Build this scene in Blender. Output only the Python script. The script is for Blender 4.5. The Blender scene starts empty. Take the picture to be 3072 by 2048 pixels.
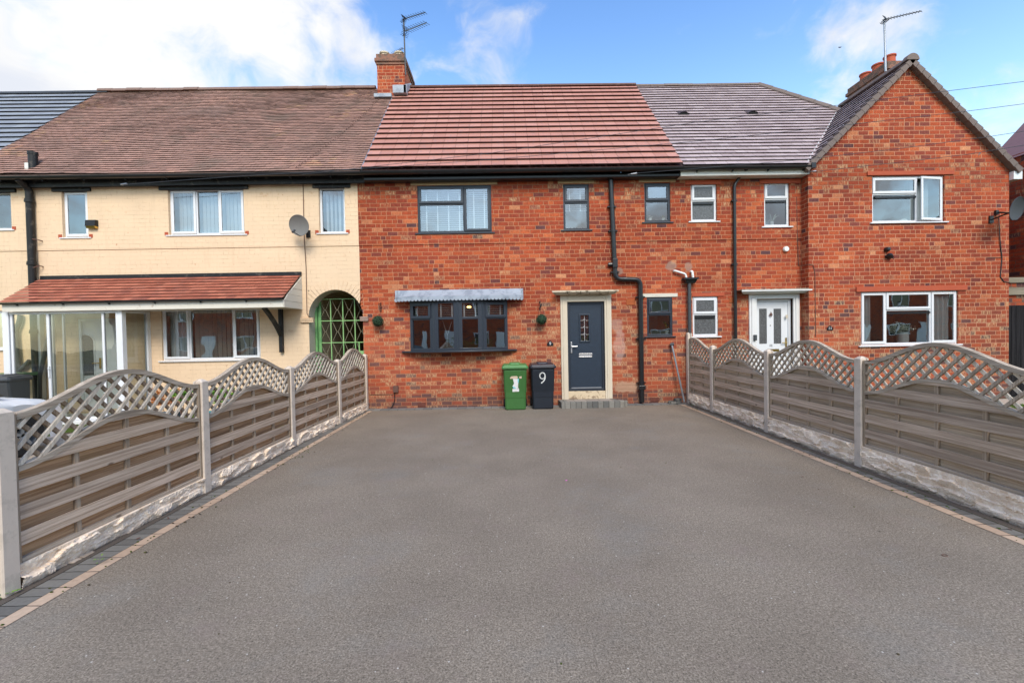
import bpy, math, random
from mathutils import Vector, Matrix, noise
random.seed(7)
R = math.radians
sc = bpy.context.scene
COL = sc.collection
# ------------------------------------------------------------------ camera
F = 1288.0; CAMZ = 1.786
_dy = Vector((-17, 23, -F)).normalized()
_dx = Vector((1, .0186, (-17 + .0186 * 23) / F)).normalized()
_dz = _dx.cross(_dy)
A = Matrix((_dx, _dy, _dz))
cd = bpy.data.cameras.new('camera'); cam = bpy.data.objects.new('camera', cd); COL.objects.link(cam)
cd.sensor_width = 36; cd.lens = F / 3072 * 36; cd.clip_start = .05; cd.clip_end = 2000
cam.matrix_world = Matrix.Translation((0, 0, CAMZ)) @ A.to_4x4()
sc.camera = cam
def P(px, py, Y):          # point of the plane Y = const that the photograph shows at (px, py)
    r = A @ Vector((px - 1536, 1024 - py, -F)); return Vector((0, 0, CAMZ)) + r * (Y / r.y)
def RF(x0, y0, x1, y1, Y): # rectangle on a facade plane -> X0, X1, Z0, Z1
    a = P(x0, y0, Y); b = P(x1, y1, Y); return a.x, b.x, b.z, a.z
# ------------------------------------------------------------------ world, sun
EXPO = .56
SUN_E, SUN_A = R(43), R(171)
w = bpy.data.worlds.new('World'); sc.world = w; w.use_nodes = True

class G:
    def __init__(s, nt): s.t = nt
    def n(s, typ, ins=None, out=0, **kw):
        nd = s.t.nodes.new(typ)
        for k, v in kw.items(): setattr(nd, k, v)
        for k, v in (ins or {}).items():
            i = nd.inputs[k]
            if hasattr(v, 'is_linked') or isinstance(v, bpy.types.NodeSocket): s.t.links.new(v, i)
            elif isinstance(v, (tuple, list)) and len(v) == 3 and i.type == 'RGBA': i.default_value = (*v, 1)
            else: i.default_value = v
        return nd.outputs[out]
    def m(s, op, a, b=0, c=0):
        return s.n('ShaderNodeMath', {0: a, 1: b, 2: c}, operation=op)
    def vm(s, op, a, b=(0, 0, 0)):
        return s.n('ShaderNodeVectorMath', {0: a, 1: b}, operation=op, out=1 if op in ('DOT_PRODUCT', 'LENGTH') else 0)
    def noise(s, vec, scale, detail=3, rough=.5, out=0):
        return s.n('ShaderNodeTexNoise', {'Vector': vec, 'Scale': scale, 'Detail': detail, 'Roughness': rough}, out=out)
    def ss(s, v, a, b):
        return s.n('ShaderNodeMapRange', {'Value': v, 'From Min': a, 'From Max': b}, interpolation_type='SMOOTHSTEP')
    def mix(s, f, a, b, bt='MIX'):
        nd = s.t.nodes.new('ShaderNodeMix'); nd.data_type = 'RGBA'; nd.blend_type = bt
        for k, v in ((0, f), (6, a), (7, b)):
            if isinstance(v, bpy.types.NodeSocket): s.t.links.new(v, nd.inputs[k])
            else: nd.inputs[k].default_value = (*v, 1) if isinstance(v, (tuple, list)) else v
        return nd.outputs[2]
    def ramp(s, v, stops, interp='LINEAR'):
        nd = s.t.nodes.new('ShaderNodeValToRGB'); cr = nd.color_ramp; cr.interpolation = interp
        while len(cr.elements) < len(stops): cr.elements.new(1)
        for e, (p, c) in zip(cr.elements, stops): e.position = p; e.color = (*c, 1)
        s.t.links.new(v, nd.inputs[0]); return nd.outputs[0]
    def comb(s, x, y, z): return s.n('ShaderNodeCombineXYZ', {0: x, 1: y, 2: z})
    def sep(s, v):
        nd = s.t.nodes.new('ShaderNodeSeparateXYZ'); s.t.links.new(v, nd.inputs[0]); return nd.outputs

g = G(w.node_tree)
for nd in list(w.node_tree.nodes): w.node_tree.nodes.remove(nd)
tc = g.n('ShaderNodeTexCoord')
sky = g.n('ShaderNodeTexSky', sky_type='NISHITA', sun_disc=False, sun_elevation=SUN_E, sun_rotation=SUN_A, air_density=1.0, dust_density=.6, ozone_density=2.0)
def cdir(px, py):
    return tuple((P(px, py, 10) - Vector((0, 0, CAMZ))).normalized())
sv = g.sep(tc)
warp = g.noise(tc, 3.0, 3, .6, 1)
tw = g.vm('NORMALIZE', g.vm('ADD', tc, g.vm('MULTIPLY', g.vm('SUBTRACT', warp, (.5, .5, .5)), (.22, .22, .22))))
st = g.vm('MULTIPLY', tw, (1, 1, 1.5))
nz = g.noise(st, 5.5, 9, .6)
nz2 = g.noise(st, 2.0, 5, .5)
bias = None
for px, py, rad, amp in ((180, 230, .42, .50), (560, 120, .27, .56), (-500, 150, .6, .5), (880, 235, .24, .42), (1160, 190, .14, .15), (2700, 150, .14, .33), (2540, 130, .1, .26), (2850, 200, .12, .18),
                         (1560, 190, .09, .10), (2990, 400, .16, .3), (2560, 280, .10, .36), (1800, 60, .0001, 0)):
    d = g.vm('DOT_PRODUCT', tw, cdir(px, py))
    # 1 at the centre falling to 0 at angular distance rad
    b = g.m('MULTIPLY', g.ss(d, math.cos(rad), math.cos(rad * .25)), amp)
    bias = b if bias is None else g.m('MAXIMUM', bias, b)
back = g.ss(sv[1], .25, -.25)             # extra unseen cloud behind the camera, added for softer fill light
bias = g.m('MAXIMUM', bias, g.m('MULTIPLY', back, .34))
cm = g.m('ADD', g.m('ADD', g.m('MULTIPLY', g.m('SUBTRACT', nz, .5), 1.7), bias), 0)
cm = g.m('ADD', cm, g.m('MULTIPLY', g.m('SUBTRACT', nz2, .5), .5))
mask = g.ss(cm, .10, .66)
shade = g.noise(st, 3.2, 5, .55)
ccol = g.mix(g.ss(shade, .40, .56), (4.3, 4.5, 4.95), (5.45, 5.4, 5.3))
hz = g.ss(sv[2], .0, .75)
skyc = g.mix(1.0, sky, g.mix(hz, (1.36, 1.75, 1.95), (1.12, 1.46, 1.80)), 'MULTIPLY')
skyc = g.mix(g.ss(sv[2], .72, .1), skyc, g.mix(1.0, skyc, (1.8, 1.42, 1.05), 'MULTIPLY'))
fin = g.mix(mask, skyc, ccol)
bg = g.n('ShaderNodeBackground', {'Color': fin, 'Strength': .13})
wo = w.node_tree.nodes.new('ShaderNodeOutputWorld'); w.node_tree.links.new(bg, wo.inputs[0])

sd = bpy.data.lights.new('sun', 'SUN'); so = bpy.data.objects.new('sun', sd); COL.objects.link(so)
sd.energy = 2.3; sd.angle = R(24); sd.color = (1, .92, .79)
sdir = Vector((math.sin(SUN_A) * math.cos(SUN_E), math.cos(SUN_A) * math.cos(SUN_E), math.sin(SUN_E)))
so.rotation_euler = sdir.to_track_quat('Z', 'Y').to_euler()
vs = sc.view_settings; vs.view_transform = 'Standard'; vs.look = 'None'; vs.gamma = 1; vs.exposure = EXPO; vs.use_curve_mapping = False
try: sc.cycles.max_bounces = 8; sc.cycles.transparent_max_bounces = 12; sc.cycles.caustics_reflective = False
except Exception: pass

# ------------------------------------------------------------------ materials
def newmat(name):
    m = bpy.data.materials.new(name); m.use_nodes = True
    for nd in list(m.node_tree.nodes): m.node_tree.nodes.remove(nd)
    return m, G(m.node_tree)
def finish(m, g, col, rough=.7, bump=None, bs=.3, bd=.01, metal=0, spec=.5, extra=None):
    ins = {'Base Color': col, 'Roughness': rough, 'Metallic': metal, 'Specular IOR Level': spec}
    if bump is not None: ins['Normal'] = g.n('ShaderNodeBump', {'Height': bump, 'Strength': bs, 'Distance': bd})
    ins.update(extra or {})
    b = g.n('ShaderNodeBsdfPrincipled', ins)
    o = g.t.nodes.new('ShaderNodeOutputMaterial'); g.t.links.new(b, o.inputs[0]); return m
def pos(g): return g.n('ShaderNodeNewGeometry', out=0)
def simple(name, col, rough=.6, var=.12, sc_=8, metal=0, bump=0, spec=.5):
    m, g = newmat(name); p = pos(g)
    n = g.noise(p, sc_, 4, .6); lo = tuple(c * (1 - var) for c in col); hi = tuple(min(1, c * (1 + var)) for c in col)
    c = g.mix(n, lo, hi)
    return finish(m, g, c, rough, g.noise(p, 60, 3) if bump else None, bump, .004, metal, spec)

def brick_cells(g, W=.247, H=.0985):
    p = pos(g); n = g.n('ShaderNodeNewGeometry', out=3)
    s = g.sep(p); ns = g.sep(n)
    wob = g.sep(g.vm('SUBTRACT', g.noise(p, 18, 2, .5, 1), (.5, .5, .5)))
    sx = g.m('GREATER_THAN', g.m('ABSOLUTE', ns[0]), .6)
    u = g.m('ADD', g.m('MULTIPLY', s[1], sx), g.m('MULTIPLY', s[0], g.m('SUBTRACT', 1, sx)))
    u = g.m('ADD', u, g.m('MULTIPLY', wob[0], .006)); z = g.m('ADD', s[2], g.m('MULTIPLY', wob[1], .006))
    # long wave so that courses are not ruler straight
    z = g.m('ADD', z, g.m('MULTIPLY', g.m('SUBTRACT', g.noise(p, .9, 2), .5), .02))
    v = g.m('DIVIDE', g.m('ADD', z, 2), H); row = g.m('FLOOR', v); fr = g.m('SUBTRACT', v, row)
    wn = g.n('ShaderNodeTexWhiteNoise', {'W': row}, noise_dimensions='1D')
    sh = g.m('ADD', g.m('MULTIPLY', g.m('MODULO', row, 2), .5), g.m('MULTIPLY', wn, .22))
    uu = g.m('ADD', g.m('DIVIDE', g.m('ADD', u, 40), W), sh); col = g.m('FLOOR', uu); fu = g.m('SUBTRACT', uu, col)
    hd = g.m('LESS_THAN', g.n('ShaderNodeTexWhiteNoise', {'Vector': g.comb(row, col, 3)}), .20)
    half = g.m('MULTIPLY', hd, g.m('GREATER_THAN', fu, .5))
    f2 = g.m('FRACT', g.m('MULTIPLY', fu, 2))
    fu = g.m('ADD', g.m('MULTIPLY', hd, f2), g.m('MULTIPLY', g.m('SUBTRACT', 1, hd), fu))
    cw = g.m('SUBTRACT', W, g.m('MULTIPLY', hd, W / 2))
    du = g.m('MULTIPLY', g.m('MINIMUM', fu, g.m('SUBTRACT', 1, fu)), cw)
    dv = g.m('MULTIPLY', g.m('MINIMUM', fr, g.m('SUBTRACT', 1, fr)), H)
    d = g.m('MINIMUM', du, dv)
    d = g.m('ADD', d, g.m('MULTIPLY', g.m('SUBTRACT', g.noise(p, 55, 2), .5), .006))
    idv = g.comb(row, col, g.m('ADD', half, 7))
    r1 = g.n('ShaderNodeTexWhiteNoise', {'Vector': idv}); r2 = g.n('ShaderNodeTexWhiteNoise', {'Vector': g.vm('ADD', idv, (11, 5, 3))})
    return p, s, d, r1, r2

def brick_mat(name, age=1.0, dark=0.0, spots=(), mortar=(.48, .215, .115), bright=1.0):
    m, g = newmat(name); p, s, d, r1, r2 = brick_cells(g)
    lowz = g.ss(s[2], 2.9, 1.6)                      # more patched and mixed bricks near the ground
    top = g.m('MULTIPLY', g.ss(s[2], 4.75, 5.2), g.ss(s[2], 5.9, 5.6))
    foot = g.ss(s[2], .34, .22)
    rr = g.m('SUBTRACT', g.m('SUBTRACT', r1, g.m('MULTIPLY', foot, .5)), g.m('MULTIPLY', lowz, .07)); rr = g.m('SUBTRACT', rr, dark)
    col = g.ramp(rr, [(0, (.10, .045, .048)), (.025, (.19, .050, .038)), (.10, (.25, .050, .028)), (.5, (.335, .062, .026)), (.85, (.385, .076, .029)), (.96, (.46, .112, .042)), (1, (.55, .24, .12))])
    inn = g.noise(p, 30, 5, .75)
    col = g.mix(1.0, col, g.mix(g.ss(inn, .25, .75), (.66, .64, .64), (1.32, 1.32, 1.32)), 'MULTIPLY')
    big = g.noise(p, .55, 3, .5)
    col = g.mix(1.0, col, g.mix(g.ss(big, .25, .75), (.78, .76, .76), (1.16, 1.17, 1.17)), 'MULTIPLY')
    # pale lime smears on some bricks
    st = g.noise(g.vm('MULTIPLY', p, (48, 48, 12)), 1, 4, .6)
    zone = g.m('ADD', g.m('ADD', g.m('MULTIPLY', lowz, .55), g.m('MULTIPLY', top, .40)), .10)
    sm = g.m('MULTIPLY', g.ss(g.m('ADD', r2, g.m('MULTIPLY', zone, .55)), .95, 1.1), g.ss(st, .40, .64))
    col = g.mix(g.m('MULTIPLY', sm, .75 * age), col, (.56, .37, .20))
    haze_ = g.m('MULTIPLY', g.m('MULTIPLY', lowz, .20 * age), g.noise(p, 3, 3))
    col = g.mix(haze_, col, (.55, .26, .15))
    grime = g.m('MULTIPLY', g.ss(s[2], .62, .1), .55)
    mm = g.ss(d, .0046, .0080)
    mc = g.mix(g.noise(p, 9, 3), tuple(c * .72 for c in mortar), tuple(c * 1.25 for c in mortar))
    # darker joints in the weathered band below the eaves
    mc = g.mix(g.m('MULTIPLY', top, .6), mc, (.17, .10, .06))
    col = g.mix(mm, mc, col)
    col = g.mix(g.m('MULTIPLY', grime, g.noise(p, 5, 3)), col, (.10, .055, .045))
    col = g.mix(1.0, col, (bright,) * 3, 'MULTIPLY')
    for (sx_, sz_, rx, rz, sc_, am) in spots:
        wn_ = g.m('MULTIPLY', g.m('SUBTRACT', g.noise(p, 5, 5, .65), .5), 1.6)
        dx_ = g.m('DIVIDE', g.m('SUBTRACT', s[0], sx_), rx); dz_ = g.m('DIVIDE', g.m('SUBTRACT', s[2], sz_), rz)
        dd = g.m('ADD', g.m('SQRT', g.m('ADD', g.m('MULTIPLY', dx_, dx_), g.m('MULTIPLY', dz_, dz_))), wn_)
        col = g.mix(g.m('MULTIPLY', g.ss(dd, 1.05, .7), am), col, sc_)
    h = g.m('ADD', mm, g.m('MULTIPLY', inn, .35))
    return finish(m, g, col, .88, h, .9, .006, spec=.25)

def painted_brick(name, base=(.76, .56, .375)):
    m, g = newmat(name); p, s, d, r1, r2 = brick_cells(g)
    mm = g.ss(d, .002, .0075)
    vis = g.ss(g.noise(p, 1.7, 3), .40, .62)
    cr = g.m('MULTIPLY', g.m('SUBTRACT', 1, g.ss(d, .0004, .0028)), g.m('MULTIPLY', g.ss(g.noise(g.vm('MULTIPLY', p, (4, 4, 12)), 1.4, 3), .5, .66), .75))
    c = g.mix(g.noise(p, 1.2, 4), tuple(k * .9 for k in base), tuple(min(1, k * 1.07) for k in base))
    c = g.mix(g.m('MULTIPLY', g.m('SUBTRACT', 1, mm), g.m('ADD', g.m('MULTIPLY', vis, .20), .05)), c, (.50, .31, .17))
    c = g.mix(g.m('MULTIPLY', r1, .05), c, (.95, .76, .52))
    c = g.mix(cr, c, (.25, .12, .06))
    rust = g.m('MULTIPLY', g.ss(g.noise(p, 6.0, 5, .68), .58, .70), g.m('MAXIMUM', g.ss(s[2], 4.9, 5.4), g.m('MULTIPLY', g.ss(g.noise(p, .8, 2), .55, .7), .6)))
    c = g.mix(g.m('MULTIPLY', rust, .6), c, (.48, .20, .06))
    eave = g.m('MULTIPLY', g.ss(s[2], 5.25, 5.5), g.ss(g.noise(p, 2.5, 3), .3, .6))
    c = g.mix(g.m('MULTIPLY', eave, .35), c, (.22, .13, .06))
    drip = g.noise(g.vm('MULTIPLY', p, (9, 9, .9)), 1, 4, .6)
    c = g.mix(g.m('MULTIPLY', g.ss(drip, .54, .72), .16), c, (.52, .36, .22))
    fleck = g.ss(g.noise(p, 11, 2, .4), .76, .80); c = g.mix(g.m('MULTIPLY', fleck, .6), c, (.45, .17, .08))
    return finish(m, g, c, .75, g.m('ADD', mm, g.m('MULTIPLY', g.noise(p, 30, 3), .6)), .5, .005, spec=.3)

def tile_mat(name, stops, lich=(.10, .075, .06), lam=.5, rough=.8, jw=None, spec=.4, streak=True):
    m, g = newmat(name); p = pos(g)
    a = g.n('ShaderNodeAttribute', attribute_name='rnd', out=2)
    c = g.ramp(a, stops)  # first stop is the painted shadow tone of the tile lips
    c = g.mix(1.0, c, g.mix(g.noise(p, 20, 4, .6), (.86, .86, .86), (1.14, 1.14, 1.14)), 'MULTIPLY')
    if streak:
        s2 = g.noise(g.vm('MULTIPLY', p, (16, 5, 5)), 1, 3, .5)
        c = g.mix(g.m('MULTIPLY', g.ss(s2, .52, .7), .32), c, (.24, .17, .18))
    l = g.ss(g.noise(p, 1.6, 6, .68), .50, .68)
    c = g.mix(g.m('MULTIPLY', l, lam), c, lich)
    sp = g.ss(g.noise(p, 7, 2), .80, .84)
    c = g.mix(g.m('MULTIPLY', sp, .6), c, (.5, .5, .42))
    return finish(m, g, c, rough, g.noise(p, 45, 3), .3, .004, spec=spec)

def wood_mat(name, a, b, axis=1, green=.0):
    m, g = newmat(name); p = pos(g)
    sc3 = [26, 26, 26]; sc3[axis] = .55
    n = g.noise(g.vm('MULTIPLY', p, tuple(sc3)), 2.2, 5, .65)
    n2 = g.noise(g.vm('MULTIPLY', p, tuple(x * (1 if i != axis else .5) * .45 for i, x in enumerate(sc3))), 1, 3, .6)
    c = g.mix(g.ss(n, .32, .68), a, b)
    ra = g.n('ShaderNodeAttribute', attribute_name='rnd', out=2); c = g.mix(1.0, c, g.mix(ra, (.84, .84, .84), (1.16, 1.15, 1.12)), 'MULTIPLY')
    c = g.mix(g.m('MULTIPLY', g.ss(n2, .52, .68), .55), c, tuple(x * .55 for x in a))
    kn = g.n('ShaderNodeTexVoronoi', {'Vector': g.vm('MULTIPLY', p, (3, 1.4 if axis == 1 else 3, 3)), 'Scale': 1.6})
    c = g.mix(g.m('MULTIPLY', g.ss(kn, .10, .04), .75), c, (.09, .055, .035))
    big = g.noise(p, 1.1, 3); c = g.mix(1.0, c, g.mix(big, (.82, .80, .76), (1.16, 1.16, 1.18)), 'MULTIPLY')
    if green:
        gr = g.ss(g.noise(p, 2.4, 4, .6), .55, .75); c = g.mix(g.m('MULTIPLY', gr, green), c, (.22, .22, .06))
    return finish(m, g, c, .85, n, .6, .005, spec=.15)

def glass_mat(name, refl=.18, tint=(.9, .95, .95), bumpy=0, blur=.0):
    m, g = newmat(name)
    fr = g.n('ShaderNodeFresnel', {'IOR': 1.5}); f = g.m('ADD', g.m('MULTIPLY', fr, 1.2), refl); f = g.m('MINIMUM', f, 1)
    tr = g.n('ShaderNodeBsdfTransparent', {'Color': tint})
    p = pos(g)
    nb = g.n('ShaderNodeBump', {'Height': g.noise(p, 220 if bumpy else 1.1, 2), 'Strength': .5 if bumpy else .25, 'Distance': .003 if bumpy else .02})
    gl = g.n('ShaderNodeBsdfGlossy', {'Color': (.95, .97, 1), 'Roughness': blur, 'Normal': nb})
    mx = g.n('ShaderNodeMixShader', {0: f, 1: tr, 2: gl})
    o = g.t.nodes.new('ShaderNodeOutputMaterial'); g.t.links.new(mx, o.inputs[0]); return m

def asphalt_mat():
    m, g = newmat('asphalt'); p = pos(g)
    f = g.noise(p, 85, 3, .7); f2 = g.noise(p, 230, 2, .6)
    c = g.ramp(g.m('ADD', g.m('MULTIPLY', f, .6), g.m('MULTIPLY', f2, .4)), [(.36, (.06, .053, .045)), (.45, (.155, .137, .117)), (.52, (.222, .198, .170)), (.59, (.29, .262, .228)), (.68, (.43, .39, .34))])
    gr_ = g.noise(p, 30, 3, .8); c = g.mix(1.0, c, g.mix(g.ss(gr_, .3, .7), (.84, .84, .84), (1.16, 1.16, 1.16)), 'MULTIPLY')
    b = g.noise(p, .75, 5, .62); c = g.mix(1.0, c, g.mix(g.ss(b, .3, .7), (.94, .87, .79), (1.17, 1.09, .99)), 'MULTIPLY')
    b2 = g.noise(g.vm('ADD', p, (9, 4, 0)), 2.6, 6, .7); c = g.mix(g.m('MULTIPLY', g.ss(b2, .52, .70), .28), c, (.23, .175, .155))
    b3 = g.noise(g.vm('ADD', p, (2, 14, 0)), .8, 5, .7); c = g.mix(g.m('MULTIPLY', g.ss(b3, .5, .7), .16), c, (.225, .24, .24))
    oil = g.ss(g.noise(g.vm('MULTIPLY', g.vm('ADD', p, (3, 7, 0)), (1, 2.0, 1)), 1.6, 6, .72), .63, .74); c = g.mix(g.m('MULTIPLY', oil, .4), c, (.10, .088, .083))
    v = g.n('ShaderNodeTexVoronoi', {'Vector': p, 'Scale': 26}); vr = g.n('ShaderNodeTexVoronoi', {'Vector': p, 'Scale': 26}, out=1)
    chip = g.m('MULTIPLY', g.ss(v, .16, .10), g.m('GREATER_THAN', g.sep(vr)[0], .93)); c = g.mix(g.m('MULTIPLY', chip, .8), c, (.6, .57, .52))
    h = g.m('ADD', f, g.m('MULTIPLY', f2, .5))
    return finish(m, g, c, .92, h, .28, .004, spec=.2)

def paver_mat(name, cols, bw, bl, alongY=True, j=.005, jc=(.03, .027, .024), var=.25):
    m, g = newmat(name); p = pos(g); s = g.sep(p)
    wob = g.sep(g.vm('SUBTRACT', g.noise(p, 9, 2, .5, 1), (.5, .5, .5)))
    a = s[1] if alongY else s[0]; a = g.m('ADD', a, g.m('MULTIPLY', wob[0], .012))
    v = g.m('DIVIDE', g.m('ADD', a, 50), bl); r = g.m('FLOOR', v); fr = g.m('SUBTRACT', v, r)
    d = g.m('MULTIPLY', g.m('MINIMUM', fr, g.m('SUBTRACT', 1, fr)), bl)
    rn = g.n('ShaderNodeTexWhiteNoise', {'W': r}, noise_dimensions='1D')
    c = g.mix(rn, cols[0], cols[1]); c = g.mix(1.0, c, g.mix(g.noise(p, 30, 4, .6), (1 - var,) * 3, (1 + var,) * 3), 'MULTIPLY')
    dirt = g.ss(g.noise(p, 3.2, 5, .65), .55, .75); c = g.mix(g.m('MULTIPLY', dirt, .5), c, (.11, .09, .075))
    mm = g.ss(d, j * .5, j); c = g.mix(mm, jc, c)
    return finish(m, g, c, .9, g.m('ADD', mm, g.m('MULTIPLY', g.noise(p, 60, 3), .3)), .7, .006, spec=.25)

def rock_mat():
    m, g = newmat('rock_faced_concrete'); p = pos(g)
    n = g.noise(p, 9, 6, .65); c = g.mix(g.ss(n, .35, .65), (.78, .62, .47), (.95, .81, .66))
    c = g.mix(g.m('MULTIPLY', g.ss(g.noise(p, 14, 5, .7), .6, .75), .2), c, (.40, .29, .21))
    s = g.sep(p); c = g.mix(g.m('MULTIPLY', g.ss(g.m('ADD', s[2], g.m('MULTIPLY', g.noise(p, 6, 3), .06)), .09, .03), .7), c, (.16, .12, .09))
    return finish(m, g, c, .9, n, .5, .012, spec=.2)

def leaf_mat(name, a, b):
    m, g = newmat(name); p = pos(g); a_ = g.n('ShaderNodeAttribute', attribute_name='rnd', out=2)
    return finish(m, g, g.mix(a_, a, b), .6, spec=.3, extra={'Subsurface Weight': 0})

def ground_mat():
    m, g = newmat('ground'); p = pos(g)
    gr = g.mix(g.noise(p, 45, 4, .7), (.03, .055, .008), (.13, .19, .03)); so_ = g.mix(g.noise(p, 30, 4, .7), (.05, .035, .025), (.20, .15, .11))
    c = g.mix(g.ss(g.noise(p, 1.3, 4, .6), .44, .56), so_, gr)
    return finish(m, g, c, .95, g.noise(p, 60, 4, .7), 1, .03, spec=.1)

def stained(name, base, dirt, am=.6, sc_=5, rough=.8, hi=.55):
    m, g = newmat(name); p = pos(g)
    c = g.mix(g.noise(p, 3, 3), tuple(k * .92 for k in base), tuple(min(1, k * 1.05) for k in base))
    c = g.mix(g.m('MULTIPLY', g.ss(g.noise(p, sc_, 6, .7), hi, hi + .12), am), c, dirt)
    return finish(m, g, c, rough, g.noise(p, 40, 4), .35, .004, spec=.3)

def ribbed_obscure(name):
    m, g = newmat(name); p = pos(g); n = g.noise(p, 60, 3, .7)
    c = g.mix(g.ss(n, .3, .7), (.05, .05, .05), (.16, .165, .17))
    return finish(m, g, c, .25, n, .5, .004)

M = {}
M['brick'] = brick_mat('red_brick', spots=((2.98, .42, .42, .16, (.42, .26, .17), .85), (2.78, 1.42, .16, .38, (.60, .42, .36), .35), (2.72, 1.95, .16, .2, (.5, .34, .27), .4), (2.78, 3.26, .13, .12, (.30, .24, .20), .5), (4.08, 3.36, .13, .12, (.33, .27, .22), .5), (4.5, 3.34, .1, .12, (.33, .27, .22), .5)))
M['brick_gable'] = brick_mat('red_brick_gable', .9, mortar=(.54, .265, .155))
M['brick_old'] = brick_mat('weathered_brick', .8, .16, mortar=(.18, .11, .07))
M['brick_opp'] = brick_mat('street_brick', .3, .08)
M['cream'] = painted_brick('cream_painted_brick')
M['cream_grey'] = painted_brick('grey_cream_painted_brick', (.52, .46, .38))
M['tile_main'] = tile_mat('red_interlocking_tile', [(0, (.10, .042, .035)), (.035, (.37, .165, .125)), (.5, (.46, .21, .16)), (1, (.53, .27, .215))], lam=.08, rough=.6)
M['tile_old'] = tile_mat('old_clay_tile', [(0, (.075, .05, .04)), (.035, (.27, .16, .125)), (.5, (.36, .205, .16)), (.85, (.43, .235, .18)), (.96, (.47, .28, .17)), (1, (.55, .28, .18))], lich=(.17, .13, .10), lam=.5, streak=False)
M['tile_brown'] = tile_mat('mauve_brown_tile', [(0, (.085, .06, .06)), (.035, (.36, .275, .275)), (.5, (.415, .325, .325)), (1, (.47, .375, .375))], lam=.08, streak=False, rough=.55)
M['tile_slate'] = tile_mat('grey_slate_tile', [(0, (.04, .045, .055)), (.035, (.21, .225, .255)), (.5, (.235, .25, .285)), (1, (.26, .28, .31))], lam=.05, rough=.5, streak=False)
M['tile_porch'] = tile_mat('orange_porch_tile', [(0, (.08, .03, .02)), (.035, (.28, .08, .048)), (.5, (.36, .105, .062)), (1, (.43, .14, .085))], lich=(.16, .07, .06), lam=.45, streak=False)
M['ridge'] = stained('ridge_tile', (.20, .13, .11), (.09, .075, .06), .6, 3)
M['soot'] = stained('sooty_brick_cap', (.24, .12, .085), (.10, .08, .065), .8, 6, .9, .45)
M['verge'] = simple('verge_unit', (.155, .115, .10), .7, .15, 5)
M['black'] = simple('black_plastic', (.012, .013, .015), .32, .3, 4)
M['black_old'] = stained('weathered_black_paint', (.015, .015, .016), (.13, .11, .09), .6, 6, .5)
M['darkgrey'] = simple('dark_grey_plastic', (.05, .055, .06), .45, .2, 5)
M['anth'] = simple('anthracite_frame', (.020, .027, .040), .4, .15, 20)
M['door'] = simple('navy_grey_door', (.015, .027, .046), .45, .25, 12, bump=.25)
M['white'] = simple('white_upvc', (.72, .73, .75), .3, .03, 3)
M['whitewood'] = stained('peeling_white_paint', (.68, .64, .56), (.30, .20, .12), .7, 7, .7, .6)
M['whitesoff'] = simple('white_fascia', (.72, .70, .64), .5, .06, 3)
M['stone'] = stained('cream_painted_stone', (.62, .54, .42), (.33, .25, .16), .5, 5, .8, .62)
M['stone_dirty'] = stained('mossy_stone', (.58, .50, .38), (.10, .075, .045), .9, 9, .9, .50)
M['threshold'] = stained('worn_threshold', (.62, .50, .34), (.22, .15, .10), .9, 8, .85, .5)
M['whitestone'] = stained('white_painted_stone', (.72, .71, .70), (.25, .2, .15), .4, 6, .7, .66)
M['cream_lintel'] = stained('buff_lintel', (.56, .42, .24), (.30, .20, .10), .4, 5, .8, .6)
M['white_lintel'] = stained('pale_lintel', (.62, .58, .50), (.30, .25, .18), .3, 5, .8, .6)
M['red_lintel'] = stained('red_painted_lintel', (.42, .085, .038), (.30, .05, .03), .4, 5, .7, .6)
M['lead'] = stained('lead_sheet', (.33, .37, .43), (.16, .19, .24), .6, 4, .5, .48)
M['leadw'] = stained('pale_mortar_flashing', (.55, .56, .58), (.3, .31, .34), .6, 6, .8, .5)
M['galv'] = simple('galvanised_steel', (.32, .34, .37), .4, .2, 9, .6)
M['steel'] = simple('polished_steel', (.62, .62, .63), .38, .05, 9, 1)
M['brass'] = simple('brass', (.62, .42, .12), .3, .1, 9, 1)
M['rust'] = simple('rusty_iron', (.12, .06, .045), .8, .3, 9)
M['green_metal'] = stained('green_painted_steel', (.17, .36, .14), (.06, .21, .08), .5, 5, .5, .45)
M['green_light'] = stained('pale_green_steel', (.28, .49, .20), (.12, .32, .11), .5, 5, .5, .5)
M['wire'] = simple('pale_wire', (.30, .27, .18), .6, .1, 9)
M['bin_green'] = simple('green_bin_plastic', (.040, .135, .032), .5, .14, 4)
M['bin_green_lid'] = simple('green_lid_plastic', (.065, .205, .06), .45, .12, 6)
M['bin_black'] = simple('black_bin_plastic', (.010, .015, .024), .5, .3, 5)
M['bin_lid'] = simple('black_lid_plastic', (.02, .022, .034), .38, .2, 5)
M['rubber'] = simple('rubber', (.012, .012, .012), .8)
M['paint_white'] = simple('white_paint', (.78, .80, .78), .6, .08, 20)
M['sticker'] = stained('torn_sticker', (.74, .74, .74), (.55, .50, .45), .5, 30, .6, .5)
M['sticker_blue'] = simple('blue_sticker', (.25, .66, .72), .6)
M['sticker_tan'] = simple('tan_sticker', (.62, .48, .36), .6)
M['concrete'] = stained('post_concrete', (.64, .545, .455), (.46, .39, .32), .5, 8, .9, .5)
M['rock'] = rock_mat()
M['wood_f'] = wood_mat('grey_fence_board', (.37, .275, .205), (.64, .505, .40), 1, .05)
M['wood_b'] = wood_mat('brown_fence_board', (.27, .155, .085), (.50, .315, .19), 1, .18)
M['wood_br'] = wood_mat('grey_brown_fence_board', (.33, .25, .18), (.52, .41, .31), 1, .06)
M['wood_v'] = wood_mat('fence_batten_wood', (.34, .255, .18), (.56, .445, .335), 2, .08)
M['wood_rail'] = wood_mat('fence_rail_wood', (.37, .295, .225), (.64, .54, .435), 1, .0)
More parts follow.
